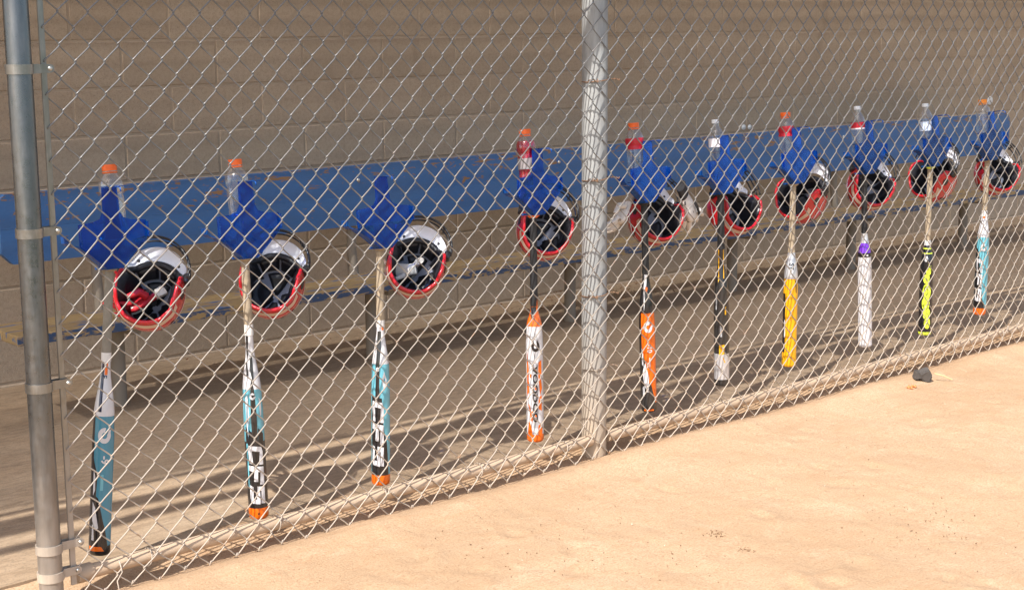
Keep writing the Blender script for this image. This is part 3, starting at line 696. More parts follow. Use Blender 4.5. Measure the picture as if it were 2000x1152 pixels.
class Bat:
    """local axis -Z runs from the knob (s=0) to the end; local -Y faces the field"""
    def __init__(self, x, z, x1, z1, y1, label, zones, barrel=0.0308, start=0.30, full=0.52):
        top = Vector((x, HY + 0.037, z)); bot = Vector((x1, y1, z1)); d = bot - top; self.L = d.length
        self.o = thing('bat', top, label, 'bat', 'bats hanging on the fence')
        q = d.to_track_quat('-Z', 'Y').to_matrix()
        zl = -d.normalized(); toc = (CAM - (top + bot) / 2); yl = -(toc - zl * toc.dot(zl)).normalized(); xl = yl.cross(zl)
        self.o.rotation_euler = Matrix(((xl.x, yl.x, zl.x), (xl.y, yl.y, zl.y), (xl.z, yl.z, zl.z))).to_euler()
        L = self.L
        self.tab = [(0, .0112), (start * L * 1.12, .0124), (full * L, barrel * .93), (full * L + .07, barrel), (L - .02, barrel), (L, barrel * .96)]
        # zones: (name, f0, f1, material, extra radius)
        for nm, f0, f1, m_, ex in zones:
            s0, s1 = f0 * L, f1 * L
            if nm == 'knob': prof = [(0, 0), (.016, 0), (.0225, .004), (.0235, .010), (.021, .015), (.0145, .020)]
            else:
                n = max(2, int((s1 - s0) / .012)); prof = [(interp(self.tab, s0 + (s1 - s0) * k / n) + ex, s0 + (s1 - s0) * k / n) for k in range(n + 1)]
                if nm == 'end_cap': 
                    r = barrel; prof = [(r, s0), (r, s1 - .010), (r * .95, s1 - .004), (r * .82, s1), (r * .5, s1 - .001), (0, s1 - .003)]
                if nm == 'grip':
                    prof = [(r + .0006 * (1 if k % 2 else 0), s) for k, (r, s) in enumerate(prof)]
            mb = MB(); mb.lathe([(r, -s) for r, s in prof], 28); mb.build(nm, m_, self.o, True, R(35))
    def wrap(self, bm, m_, name, lift=.0005):
        bmesh.ops.triangulate(bm, faces=bm.faces[:])
        for _ in range(4):
            ed = [e for e in bm.edges if e.calc_length() > .0075]
            if not ed: break
            bmesh.ops.subdivide_edges(bm, edges=ed, cuts=1); bmesh.ops.triangulate(bm, faces=bm.faces[:])
        for v in bm.verts:
            a, s = v.co.x, v.co.y; r = interp(self.tab, s) + lift; th = a / r
            v.co = Vector((r * math.sin(th), -r * math.cos(th), -s))
        me = bpy.data.meshes.new(name); bm.to_mesh(me); bm.free(); me.materials.append(m_)
        me.polygons.foreach_set('use_smooth', [True] * len(me.polygons))
        o = bpy.data.objects.new(name, me); C.objects.link(o); o.parent = self.o; return o
    def poly(self, polys, m_, name='painted_panel', lift=.0005):     # polys in (a metres right, f fraction)
        bm = poly_bm([[(a, f * self.L) for a, f in p] for p in polys]); return self.wrap(bm, m_, name, lift)
    def text(self, txt, a, f, size, m_, vertical=True, lift=.0009, wide=1.0):
        bm = text_poly(txt, size)
        for v in bm.verts:
            if vertical: v.co = Vector((a + v.co.y * wide, f * self.L + v.co.x, 0))
            else: v.co = Vector((a + v.co.x * wide, f * self.L - v.co.y, 0))
        return self.wrap(bm, m_, 'lettering', lift)
    def dlogo(self, a, f, size, m_, lift=.0010, rot=0.0):
        polys = []; n = 22; s0 = f * self.L
        def pt(r, t): return (a + r * math.cos(t) * .82, s0 + r * math.sin(t) * 1.0)
        for k in range(n):
            t0 = R(-20) + rot + R(300) * k / n; t1 = R(-20) + rot + R(300) * (k + 1) / n
            polys.append([pt(size * .40, t0), pt(size, t0), pt(size, t1), pt(size * .40, t1)])
        t0 = R(-20) + rot
        polys.append([pt(size * .98, t0), pt(size * 1.25, t0 - .25), pt(size * .95, t0 - .45), pt(size * .46, t0)])
        bm = poly_bm(polys); return self.wrap(bm, m_, 'logo', lift)
    def ring(self, f, w, m_, ex=.0008):
        s0 = f * self.L; mb = MB(); mb.lathe([(interp(self.tab, s0) - .001, -s0), (interp(self.tab, s0) + ex, -s0 - .0003), (interp(self.tab, s0 + w) + ex, -s0 - w + .0003), (interp(self.tab, s0 + w) - .001, -s0 - w)], 28)
        mb.build('ring', m_, self.o, True, R(30))

def glyphs(bat, a0, a1, f0, f1, m_, lift=.0011, skew=.10):
    # angular C, F, 5 reading down the barrel; cell x runs down, cell y runs to the right
    G = [[[(0, .05), (.28, 0), (.28, 1), (0, .9)], [(.28, .78), (1, .70), (1, 1), (.28, 1)], [(.28, 0), (1, .08), (1, .32), (.28, .26)]],
         [[(0, 0), (.30, 0), (.30, 1), (0, 1)], [(.30, .76), (1, .70), (1, 1), (.30, 1)], [(.30, .36), (.86, .32), (.86, .58), (.30, .60)]],
         [[(0, .50), (.25, .50), (.25, 1), (0, 1)], [(.25, .76), (.95, .72), (.95, 1), (.25, 1)], [(.25, .48), (.50, .45), (.50, .66), (.25, .66)], [(.50, .44), (1, .50), (1, .68), (.50, .66)], [(.74, 0), (1, .05), (1, .50), (.74, .47)], [(0, 0), (.74, 0), (.74, .22), (.05, .25)]]]
    w = (f1 - f0) / 3
    for k, g_ in enumerate(G):
        polys = [[(a0 + (a1 - a0) * y, f0 + k * w + (x * .90 + (y - .5) * skew) * w) for x, y in p] for p in g_]
        bat.poly(polys, m_, 'lettering', lift)
# 1 teal, dark letters on the left side
b = Bat(-1.861, .912, -1.939, .081, .090, 'teal bat with white taper beside the end post', [('knob', 0, .02, M['grip_grey'], 0), ('grip', .02, .30, M['grip_grey'], .0008), ('tape_wrap', .30, .33, M['tape'], .0014), ('taper', .33, .515, M['b_white'], 0), ('barrel', .515, .965, M['b_teal'], 0), ('end_cap', .965, 1, M['b_black'], 0)])
b.poly([[(-.002, .335), (.006, .335), (.005, .375), (-.003, .375)]], M['b_orange']); b.poly([[(-.012, .335), (-.0035, .335), (-.006, .42), (-.008, .50), (-.018, .50)]], M['b_navy'])
b.text('F', -.010, .375, .02, M['b_navy'])
b.dlogo(.003, .580, .0225, M['b_white'])
b.text('-9', -.003, .650, .030, M['b_white']); b.poly([[(-.004, .715), (.004, .715), (.004, .77), (-.004, .77)]], M['b_aqua'])
b.poly([[(-.044, .515), (-.028, .515), (-.028, .66), (-.044, .66)], [(-.044, .66), (-.028, .66), (-.013, .72), (-.016, .79), (-.008, .80), (.006, .875), (.012, .90), (.024, .965), (-.044, .965)]], M['b_black'])
b.poly([[(-.026, .70), (-.020, .72), (-.019, .77), (-.026, .79)], [(-.026, .81), (-.017, .83), (-.006, .90), (-.013, .91), (-.020, .87), (-.026, .88)], [(-.026, .89), (-.021, .89), (-.018, .945), (-.026, .945)]], M['b_white'], lift=.0011)
b.poly([[(-.034, .966), (.004, .966), (.013, .982), (-.034, .982)]], M['b_orange'], lift=.0012)
# 2 white / black CF5
b = Bat(-1.418, .893, -1.403, .070, .085, 'white, aqua and black lettered bat with orange end, second from the end post', [('knob', 0, .02, M['grip_tan'], 0), ('grip', .02, .26, M['grip_tan'], .0008), ('tape_wrap', .26, .30, M['tape'], .0016), ('taper', .30, .50, M['b_white'], 0), ('barrel', .50, .70, M['b_aqua'], 0), ('lower_barrel', .70, .955, M['b_black'], 0), ('end_cap', .955, 1, M['b_orange'], 0)])
b.poly([[(-.012, .30), (-.003, .30), (-.006, .37), (-.012, .39)], [(-.002, .37), (.006, .38), (.007, .46), (.003, .47), (-.003, .43)], [(-.007, .52), (-.001, .46), (.006, .50), (.010, .60), (.010, .71), (-.009, .70)]], M['b_char'])
b.poly([[(-.016, .40), (-.010, .40), (-.009, .45), (-.016, .45)]], M['b_black'])
b.dlogo(0, .525, .0105, M['b_white'], rot=.8)
b.poly([[(-.024, .53), (-.016, .52), (-.013, .60), (-.020, .68), (-.024, .64)], [(.020, .53), (.028, .55), (.026, .60), (.021, .60)]], M['b_white'], lift=.0008)
b.poly([[(-.021, .56), (-.0185, .56), (-.0165, .66), (-.0195, .69)]], M['b_teal'], lift=.0011)
b.poly([[(-.030, .64), (-.008, .66), (-.008, .705), (-.030, .705)], [(.012, .645), (.030, .67), (.030, .705), (.010, .705)]], M['b_black'], lift=.0007)
glyphs(b, -.024, .024, .715, .945, M['b_white'])
b.poly([[(-.03, .705), (-.024, .705), (-.024, .88), (-.03, .88)]], M['b_aqua'], lift=.0008)
b.dlogo(0, .975, .0035, M['b_black'])
# 3 same family, turned
b = Bat(-.908, .872, -.928, .077, .085, 'aqua and black lettered bat with tan grip in the hanger without a bottle', [('knob', 0, .02, M['grip_tan'], 0), ('grip', .02, .31, M['grip_tan'], .0008), ('tape_wrap', .31, .34, M['tape'], .0014), ('taper', .34, .49, M['b_white'], 0), ('barrel', .49, .955, M['b_aqua'], 0), ('end_cap', .955, 1, M['b_orange'], 0)])
b.poly([[(.004, .335), (.011, .335), (.011, .35), (.004, .35)]], M['b_orange'], lift=.0020)
b.poly([[(-.010, .355), (.002, .355), (.002, .42), (-.004, .50), (-.004, .64), (-.018, .64), (-.016, .50)]], M['b_char'])
b.poly([[(-.034, .62), (.004, .63), (.010, .76), (.022, .82), (.030, .955), (-.036, .955)]], M['b_black'])
glyphs(b, -.031, .010, .645, .925, M['b_white'])
b.poly([[(.012, .52), (.022, .555), (.012, .60), (.004, .555)]], M['b_white']); b.poly([[(.013, .545), (.017, .557), (.013, .570), (.009, .557)]], M['b_teal'], lift=.001)
b.dlogo(-.010, .51, .007, M['b_white'], rot=.8)
# 4 white / orange VOODOO
b = Bat(-.232, .918, -.228, .091, .085, 'white and orange bat with black diamond logo, just before the thick middle post', [('knob', 0, .02, M['b_orange'], 0), ('grip', .02, .40, M['grip_black'], .0008), ('taper', .40, .49, M['b_orange'], 0), ('barrel', .49, .965, M['b_white'], 0), ('end_cap', .965, 1, M['b_orange'], 0)], start=.36, full=.50)
b.poly([[(-.017, .40), (.010, .40), (.007, .425), (.003, .41), (-.001, .445), (-.004, .42), (-.009, .46), (-.013, .43)]], M['b_black'])
b.poly([[(.010, .395), (.013, .37), (.014, .41)]], M['b_orange'], lift=.0018)
b.dlogo(.004, .575, .0190, M['b_black'], rot=-.6)
b.poly([[(.006, .515), (.020, .575), (.006, .635), (.003, .625), (.016, .575), (.003, .527)], [(-.013, .575), (.001, .515), (.004, .527), (-.008, .575), (.004, .623), (.001, .635)]], M['b_grey'], lift=.0007)
b.poly([[(-.007, .655), (.012, .655), (.012, .935), (-.007, .935)]], M['b_grey'])
b.text('VOODOO', -.0065, .662, .044, M['b_black'], wide=.52, lift=.0016); 
b.poly([[(.000, .755), (.005, .755), (.005, .765), (.000, .765)], [(.000, .87), (.006, .87), (.006, .885), (.000, .885)], [(-.003, .665), (.003, .675), (.002, .682), (-.004, .672)]], M['b_orange'], lift=.0014)
b.poly([[(.014, .645), (.027, .635), (.027, .71), (.013, .715)], [(.014, .80), (.027, .79), (.027, .86), (.013, .85)], [(.012, .925), (.02, .915), (.030, .93), (.030, .99), (.010, .99)], [(-.028, .73), (-.022, .73), (-.023, .78), (-.028, .785)], [(-.026, .83), (-.022, .83), (-.010, .885), (-.010, .91), (-.016, .90)], [(-.014, .86), (-.008, .86), (-.008, .90), (-.014, .90)], [(-.020, .69), (-.012, .70), (-.014, .715), (-.019, .71)], [(-.032, .60), (-.024, .66), (-.024, .76), (-.034, .80)], [(.014, .72), (.022, .70), (.030, .76), (.020, .79)], [(-.024, .90), (-.014, .93), (-.010, .965), (-.030, .965)]], M['b_orange'], lift=.0009)
# 5 orange
b = Bat(.338, .914, .374, .096, .085, 'orange bat with white ring logo and dark tip, just past the thick middle post', [('knob', 0, .02, M['grip_black'], 0), ('grip', .02, .345, M['grip_black'], .0008), ('taper', .345, .525, M['b_black'], 0), ('barrel', .525, .955, M['b_orange'], 0), ('end_cap', .955, 1, M['b_char'], 0)])
b.poly([[(-.006, .345), (.003, .345), (.001, .40), (-.005, .42), (-.008, .50), (-.011, .52), (-.010, .42)]], M['b_white']); b.poly([[(-.003, .40), (.005, .405), (.003, .43), (-.003, .42)]], M['b_orange'], lift=.001)
b.dlogo(.004, .590, .0215, M['b_white'], rot=.4); b.text('-10', .000, .670, .026, M['b_white'])
b.poly([[(.006, .735), (.0095, .735), (.0095, .78), (.006, .78)]], M['b_white'])
b.poly([[(-.044, .525), (-.026, .525), (-.024, .70), (-.012, .75), (-.004, .84), (.012, .87), (.028, .955), (-.044, .955)]], M['b_char'])
b.poly([[(-.025, .69), (-.019, .71), (-.017, .78), (-.025, .77)], [(-.022, .80), (-.010, .76), (.003, .83), (.000, .90), (-.006, .90), (-.010, .84), (-.018, .86)], [(-.024, .88), (-.016, .87), (-.016, .92), (-.024, .92)]], M['b_white'], lift=.0011)
b.poly([[(-.02, .985), (.02, .985), (.02, .993), (-.02, .993)]], M['b_orange'], lift=.001)
# 6 black / silver
b = Bat(.782, .912, .806, .127, .085, 'black bat with yellow lines on its taper and a silver tip', [('knob', 0, .02, M['grip_black'], 0), ('grip', .02, .29, M['grip_black'], .002), ('taper', .29, .48, M['b_black'], 0), ('barrel', .48, .83, M['b_char'], 0), ('lower_barrel', .83, .965, M['b_silver'], 0), ('end_cap', .965, 1, M['b_char'], 0)])
b.poly([[(-.012, .295), (-.0085, .295), (-.0085, .45), (-.0125, .46)], [(.0085, .295), (.012, .295), (.0125, .44), (.0085, .44)]], M['b_yellow'])
b.poly([[(-.010, .785), (.012, .78), (.012, .83), (-.010, .835)], [(.014, .59), (.020, .58), (.020, .625), (.014, .625)], [(.006, .845), (.016, .875), (.011, .875), (.004, .85)]], M['b_yellow'], lift=.0009)
b.text('X2', .002, .455, .014, M['b_grey']); b.poly([[(-.006, .68), (.002, .69), (.002, .74), (-.006, .74)], [(-.024, .52), (-.018, .53), (-.02, .60), (-.025, .60)]], M['b_grey'])
# 7 yellow
b = Bat(1.245, .919, 1.243, .137, .085, 'yellow barrelled bat with silver taper and tan grip', [('knob', 0, .02, M['grip_tan'], 0), ('grip', .02, .38, M['grip_tan'], .0008), ('taper', .38, .52, M['b_silver'], 0), ('barrel', .52, .97, M['b_yellow'], 0), ('end_cap', .97, 1, M['b_yellow'], 0)])
b.text('ST', -.007, .435, .026, M['b_black']); b.poly([[(-.040, .60), (-.023, .60), (-.021, .92), (-.040, .92)]], M['b_black']); b.poly([[(-.026, .74), (-.021, .75), (-.020, .84), (-.026, .84)]], M['b_white'], lift=.001)
b.poly([[(.020, .53), (.028, .53), (.028, .60), (.023, .59)]], M['b_black'])
for k in range(5): b.poly([[(-.008, .585 + .07 * k), (.008, .60 + .07 * k), (.006, .608 + .07 * k), (-.009, .595 + .07 * k)]], M['cap_amber'], lift=.0007)
# 8 white with purple taper
b = Bat(1.745, .924, 1.793, .141, .085, 'white barrelled bat with purple and silver taper and black grip', [('knob', 0, .02, M['grip_black'], 0), ('grip', .02, .345, M['grip_black'], .0008), ('taper', .345, .40, M['b_silver'], 0), ('lower_taper', .40, .455, M['b_purple'], 0), ('collar', .455, .478, M['b_black'], .0016), ('barrel', .478, .985, M['b_white'], 0), ('end_cap', .985, 1, M['b_white'], 0)], full=.48)
b.poly([[(.006, .462), (.016, .462), (.016, .472), (.006, .472)]], M['b_white'], lift=.0025)
rr = random.Random(4)
for k in range(16):
    a0 = rr.uniform(-.026, .024); f0 = rr.uniform(.50, .90); b.poly([[(a0, f0), (a0 + .0018, f0), (a0 + .0018, f0 + rr.uniform(.03, .10)), (a0, f0 + .05)]], M['b_grey'])
# 9 black / neon
b = Bat(2.262, .922, 2.266, .128, .085, 'black bat with neon yellow swirls and double ring', [('knob', 0, .02, M['b_neon'], 0), ('grip', .02, .44, M['grip_tan'], .0008), ('tape_wrap', .44, .47, M['tape'], .0016), ('taper', .47, .56, M['b_black'], 0), ('barrel', .56, .98, M['b_black'], 0), ('end_cap', .98, 1, M['b_neon'], 0)], start=.40, full=.58)
b.ring(.485, .006, M['b_neon'], .0022); b.ring(.512, .006, M['b_neon'], .0022)
b.poly([[(-.012, .54), (.000, .53), (.006, .545), (-.002, .565), (-.010, .56)]], M['b_white'])
def blob(cx, cf, ra, rf, n=14): return [(cx + ra * math.cos(2 * math.pi * k / n), cf + rf * math.sin(2 * math.pi * k / n)) for k in range(n)]
for cx, cf, ra, rf in ((.010, .62, .012, .022), (.002, .665, .016, .03), (.004, .74, .020, .05), (.000, .81, .019, .04), (.006, .87, .018, .035), (.010, .925, .015, .035)): b.poly([blob(cx, cf, ra, rf)], M['b_neon'], lift=.0006 + cf * .0004)
def arc(cx, cf, ra, rf, t0, t1, w, n=12):
    out = []
    for k in range(n):
        a0 = R(t0 + (t1 - t0) * k / n); a1 = R(t0 + (t1 - t0) * (k + 1) / n)
        out.append([(cx + ra * math.cos(a0), cf + rf * math.sin(a0)), (cx + (ra + w) * math.cos(a0), cf + (rf + w * 1.25) * math.sin(a0)), (cx + (ra + w) * math.cos(a1), cf + (rf + w * 1.25) * math.sin(a1)), (cx + ra * math.cos(a1), cf + rf * math.sin(a1))])
    return out
b.poly(arc(.004, .74, .006, .016, 0, 330, .0022), M['b_black'], lift=.0016); b.poly(arc(.004, .745, .013, .034, 90, 330, .0022), M['b_black'], lift=.0016)
b.poly(arc(.000, .82, .010, .022, 20, 200, .0022), M['b_black'], lift=.0016); b.poly(arc(.006, .89, .008, .022, -90, 160, .0022), M['b_black'], lift=.0016)
b.poly(arc(.006, .74, .010, .026, 200, 340, .0018), M['b_white'], lift=.0018); b.poly(arc(.008, .655, .006, .016, -60, 160, .0022), M['b_black'], lift=.0016)
b.poly(arc(.014, .585, .005, .014, 0, 250, .0018), M['b_neon'], lift=.0016)
# 10 teal far
b = Bat(2.752, .920, 2.739, .161, .085, 'aqua bat with white taper and orange end, farthest along the fence', [('knob', 0, .02, M['grip_tan'], 0), ('grip', .02, .33, M['grip_tan'], .0008), ('tape_wrap', .33, .37, M['tape'], .0014), ('taper', .37, .50, M['b_white'], 0), ('barrel', .50, .955, M['b_aqua'], 0), ('end_cap', .955, 1, M['b_orange'], 0)])
b.poly([[(-.006, .365), (.004, .365), (.004, .38), (-.006, .38)]], M['b_orange'], lift=.002)
b.dlogo(.004, .565, .019, M['b_white'], rot=.4)
b.poly([[(-.040, .56), (-.022, .58), (-.014, .70), (.002, .78), (.008, .88), (.024, .955), (-.040, .955)]], M['b_black'])
glyphs(b, -.028, .004, .64, .92, M['b_white'])

# ------------------------------------------------------------------ helmets
HA, HB, HC = 0.101, 0.113, 0.120
def edge_z(ph):          # rim height; ph = 0 at the brow
    d = abs((math.degrees(ph) + 180) % 360 - 180)
    tab = [(0, .020), (40, .018), (56, -.006), (70, -.055), (88, -.072), (108, -.066), (128, -.042), (150, -.034), (180, -.036)]
    for (a, za), (b_, zb_) in zip(tab, tab[1:]):
        if a <= d <= b_:
            f = (d - a) / (b_ - a); f = f * f * (3 - 2 * f); return za + (zb_ - za) * f
    return tab[-1][1]
def th_end(ph):
    z = edge_z(ph); return math.acos(z / HC) if z >= 0 else math.pi / 2 + (-z) / HC
def surf(ph, th, off=0.0):
    if th <= math.pi / 2: r = math.sin(th); z = math.cos(th) * (HC + off)
    else: z = -(th - math.pi / 2) * HC; r = 1 - 0.09 * (z / -0.07) ** 2
    # slight ridge along the crown
    return Vector(((HA + off) * r * math.sin(ph), (HB + off) * r * math.cos(ph), z))
NP, NT_ = 56, 16
def shell_mesh(off, mat, name):
    mb = MB(); mb.grid(lambda u, v: surf(2 * math.pi * u, max(v, .004) * th_end(2 * math.pi * u), off), NP, NT_, closed_u=True); return mb.mesh(name, mat, True, R(60))
hparts = []      # (name, mesh, parent name or None)
hparts.append(('shell', shell_mesh(0.0, M['hred'], 'shell')))
hparts.append(('inner_shell', shell_mesh(-0.007, M['foam'], 'inner_shell')))
mb = MB(); mb.tube([surf(R(56 + 248 * k / 80), th_end(R(56 + 248 * k / 80)), -.0035) for k in range(81)], .0054, 8); hparts.append(('rim_trim', mb.mesh('rim_trim', M['hred2'], True, R(180))))
mb = MB(); mb.tube([surf(R(-62 + 124 * k / 40), th_end(R(-62 + 124 * k / 40)) * .985, -.009) for k in range(41)], [.004] + [.0105] * 39 + [.004], 8); hparts.append(('brow_pad', mb.mesh('brow_pad', M['pad'], True, R(180))))
def patch(p0, p1, a0, a1, off, nu=24, nv=4, frac=False):
    def fn(u, v):
        ph = R(p0 + (p1 - p0) * u); te = th_end(ph)
        th = te * (a0 + (a1 - a0) * v) if frac else R(a0 + (a1 - a0) * v)
        return surf(ph, min(th, te), off)
    mb = MB(); mb.grid(fn, nu, nv); return mb
hparts.append(('stripe', patch(112, 248, .855, .94, .0009, 40, 4, True).mesh('stripe', M['cream'], True)))
mbs = patch(62, 100, .62, .66, .0009, 20, 2, True); pass
mbs = patch(-100, -62, .62, .66, .0009, 20, 2, True); pass
def swoosh(sgn):
    mb = MB()
    def fn(u, v):
        ph = sgn * R(70 + 95 * u); w = .024 * math.sin(math.pi * min(1, u * 1.05)) + .002
        th = th_end(ph) * (.70 - .10 * u) + (v - .5) * w * 2
        return surf(ph, th, .0011)
    mb.grid(fn, 24, 2); return mb
hparts.append(('side_stripe', swoosh(1).mesh('side_stripe', M['white'], True))); hparts.append(('side_stripe', swoosh(-1).mesh('side_stripe', M['white'], True)))
def oval(pc, tc, rp, rt, off, mat, name):
    mb = MB(); n = 18; vs_ = [surf(R(pc), th_end(R(pc)) * tc, off)]
    for k in range(n):
        a = 2 * math.pi * k / n; ph = R(pc + rp * math.cos(a)); vs_.append(surf(ph, th_end(R(pc)) * tc + R(rt) * math.sin(a), off))
    mb.add(vs_, [(0, 1 + k, 1 + (k + 1) % n) for k in range(n)]); return (name, mb.mesh(name, mat, True))
for sg in (1, -1):
    hparts.append(oval(sg * 90, .84, 9, 7, .0012, M['black'], 'ear_hole'))
    hparts.append(oval(sg * 128, .62, 4, 11, .0012, M['black'], 'vent')); hparts.append(oval(sg * 42, .55, 4, 10, .0012, M['black'], 'vent')); hparts.append(oval(sg * 150, .52, 4, 10, .0012, M['black'], 'vent'))
def pad(p0, p1, a0, a1, th=.013):
    nu, nv = 14, 8
    def fn(u, v):
        ph = R(p0 + (p1 - p0) * u); te = th_end(ph); t_ = te * (a0 + (a1 - a0) * v)
        e = min(1, min(u, 1 - u) * 7, min(v, 1 - v) * 5); e = math.sqrt(max(0.0, 1 - (1 - e) ** 2))
        return surf(ph, t_, -.0075 - th * e)
    mb = MB(); mb.grid(fn, nu, nv); return mb.mesh('pad', M['pad'], True, R(180))
for args in ((-44, -2, .60, .97, .016), (2, 44, .60, .97, .016), (48, 122, .46, .98, .024), (-122, -48, .46, .98, .024), (126, 168, .50, .96, .014), (-168, -126, .50, .96, .014), (170, 190, .42, .95, .012), (-34, 34, .05, .54, .014), (58, 150, .05, .42, .014), (-142, -70, .08, .40, .013), (160, 205, .10, .36, .012)):
    hparts.append(('pad', pad(*args)))
# white bill
def bill_fn(u, v, under):
    ph = R(-56 + 112 * u); k = math.cos(ph / R(56) * math.pi / 2) ** 0.55
    base = surf(ph, th_end(ph) * .97, .002); out = Vector((math.sin(ph) * .75, math.cos(ph), 0)).normalized()
    ext = .037 * k
    p = base + out * ext * v + Vector((0, 0, -.004 - .016 * v * v * k)); p.z = max(p.z, -.03) + (.0 if not under else -.004)
    return p
mb = MB(); mb.grid(lambda u, v: bill_fn(u, v, False), 36, 6); mb.grid(lambda u, v: bill_fn(u, v, True), 36, 6)
mb.tube([bill_fn(k / 36, 1, True) + Vector((0, 0, .002)) for k in range(37)], .0024, 6); hparts.append(('bill', mb.mesh('bill', M['white'], True, R(60))))
for sg in (-1, 1):
    p = bill_fn(.5 + sg * .30, .35, True); mb = MB(); mb.lathe([(0, .001), (.0045, .001), (.005, -.001), (.003, -.003), (0, -.0035)], 12); mb.v = [(q[0] + p.x, q[1] + p.y, q[2] + p.z) for q in mb.v]; hparts.append(('screw', mb.mesh('screw', M['screw'], True)))
# face guard
mb = MB()
def gp(deg, z, ext): 
    ph = R(deg); return Vector((math.sin(ph) * (HA + ext * .75), math.cos(ph) * (HB + ext), z))
for z, ext, half in ((-.014, .048, 66), (-.034, .050, 70), (-.056, .044, 72)):
    mb.tube([gp(d, z - .006 * math.cos(R(d)), ext * (1 - .62 * (abs(d) / half) ** 3)) for d in range(-half, half + 1, 6)], .0030, 6)
for d in (-62, -30, 30, 62): mb.tube([gp(d, -.010, .046 * (1 - .62 * (abs(d) / 68) ** 3)), gp(d, -.034, .049 * (1 - .62 * (abs(d) / 70) ** 3)), gp(d, -.057, .043 * (1 - .62 * (abs(d) / 72) ** 3))], .0030, 6)
hparts.append(('face_guard', mb.mesh('face_guard', M['black'], True, R(180))))
for sg in (-1, 1):
    mb = MB(); q = surf(sg * R(64), R(92), .006); mb.bbox((q.x - .010, q.y - .014, q.z - .022), (q.x + .010, q.y + .018, q.z + .012), .005); hparts.append(('guard_clip', mb.mesh('guard_clip', M['black'])))
#        x, z, y, yaw (image right +), pitch (up), roll (clockwise), scale
HELM = [(-1.690, .797, .175, -8, 24, 12, 1.0), (-1.266, .777, .175, -6, 24, 12, 1.0), (-.692, .768, .175, 5, 22, 14, 1.0), (-.094, .834, .175, 14, 24, 14, 1.0),
        (.492, .829, .175, 30, 24, 8, 1.0), (.968, .820, .175, 40, 26, 4, 1.0), (1.422, .830, .175, -30, 24, 18, 1.0), (1.918, .842, .175, 26, 24, 18, 1.0), (2.428, .840, .175, -34, 24, 18, 1.0), (2.985, .828, .175, 32, 24, 10, 1.0)]
LLAB = ['red helmet with white bill and red glove inside, nearest the end post', 'red helmet with white bill and plain black lining, second from the end post', 'red helmet with grey and white gloves stuffed inside', 'red helmet with white bill hanging just left of the thick middle post',
        'red helmet with white gloves dangling at both its sides', 'red helmet turned right beside the black and silver bat', 'red helmet turned left with its red side facing out, beside the yellow bat', 'red helmet beside the bat with purple taper', 'red helmet turned left beside the black and neon bat', 'red helmet with white bill at the far end beside the aqua bat']
hmats = []
def helmet(i):
    x, z, y, yaw, pit, roll, sc = HELM[i]; ce = Vector((x, y, z))
    h = thing('batting_helmet', ce, LLAB[i], 'helmet', 'red helmets hanging on the fence')
    v = (ce - CAM).normalized(); r = v.cross(Vector((0, 0, 1))).normalized(); u = r.cross(v)
    n = (-v) * math.cos(R(yaw)) + r * math.sin(R(yaw))
    side = r * math.cos(R(yaw)) + v * math.sin(R(yaw))
    f = u; n2 = n * math.cos(R(pit)) + f * math.sin(R(pit)); f2 = f * math.cos(R(pit)) - n * math.sin(R(pit)); n, f = n2, f2
    f3 = f * math.cos(R(roll)) + side * math.sin(R(roll)); zl = -n; yl = f3; xl = yl.cross(zl)
    m3 = Matrix(((xl.x, yl.x, zl.x), (xl.y, yl.y, zl.y), (xl.z, yl.z, zl.z)))
    h.rotation_euler = m3.to_euler(); h.scale = (sc, sc, sc)
    for nm, me in hparts: inst(nm, me, h, scale=(1.0, 1.11, 1.0) if (nm in ('bill', 'face_guard') and i in (5, 6, 8)) else None)
    hmats.append((ce, m3)); return h
for i in range(10): helmet(i)

# ------------------------------------------------------------------ gloves
def glove(name, loc, rot, main, accent, label, curl, size=1.0, spread=1.0, seed=0):
    rg = random.Random(seed); g_ = thing(name, loc, label, 'glove'); g_.rotation_euler = rot; g_.scale = (size,) * 3
    mb = MB()      # palm: flattened tube from the cuff to the knuckles, with fingers in the same body
    mb.tube([(0, 0, 0), (0, .002, -.02), (.002, .004, -.05), (.004, .006, -.085), (.004, .006, -.098)], [.026, .030, .037, .040, .030], 14, flat=.42)
    for k, (fx, ln) in enumerate(((-.028, .060), (-.009, .072), (.011, .068), (.030, .055))):
        c_ = curl * rg.uniform(.6, 1.4); sp = (fx * .6 + rg.uniform(-.006, .006)) * spread; p0 = Vector((fx, .005, -.088)); pts = [p0]
        for q in range(1, 5):
            f = q / 4; pts.append(p0 + Vector((sp * f, c_ * .045 * f * f, -ln * f * (1 - .25 * c_ * f))))
        mb.tube(pts, [.0098, .0088, .0085, .0075, .0040], 8)
    mb.tube([(-.030, 0, -.035), (-.050, .004 + .01 * curl, -.052), (-.058, .012 * curl, -.075), (-.058, .016 * curl, -.092)], [.014, .0115, .0105, .0065], 8)
    mb.build('hand', main, g_, True, R(70))
    mb = MB(); mb.tube([(0, 0, .030), (0, 0, .012), (0, .001, -.006)], [.030, .0275, .0285], 14, flat=.5); mb.build('cuff', accent, g_, True)
    for fx in (-.02, .001, .021):
        mb = MB(); mb.tube([(fx, -.010, -.045), (fx * 1.02, -.013, -.07), (fx * 1.05, -.008, -.095)], .0042, 6); mb.build('knuckle_piping', accent, g_, True)
    return g_
glove('batting_glove', (.318, .150, .905), (R(20), R(35), R(40)), M['g_white'], M['g_tan'], 'white batting glove hanging left of the helmet past the thick post', .9, 1.0, 1.0, 1)
glove('batting_glove', (.605, .125, .915), (R(15), R(-30), R(-20)), M['g_white'], M['g_black'], 'white and black batting glove hanging right of the helmet past the thick post', .6, 1.25, 1.3, 2)
def inside(i, p): ce, m3 = hmats[i]; return ce + m3 @ Vector(p)
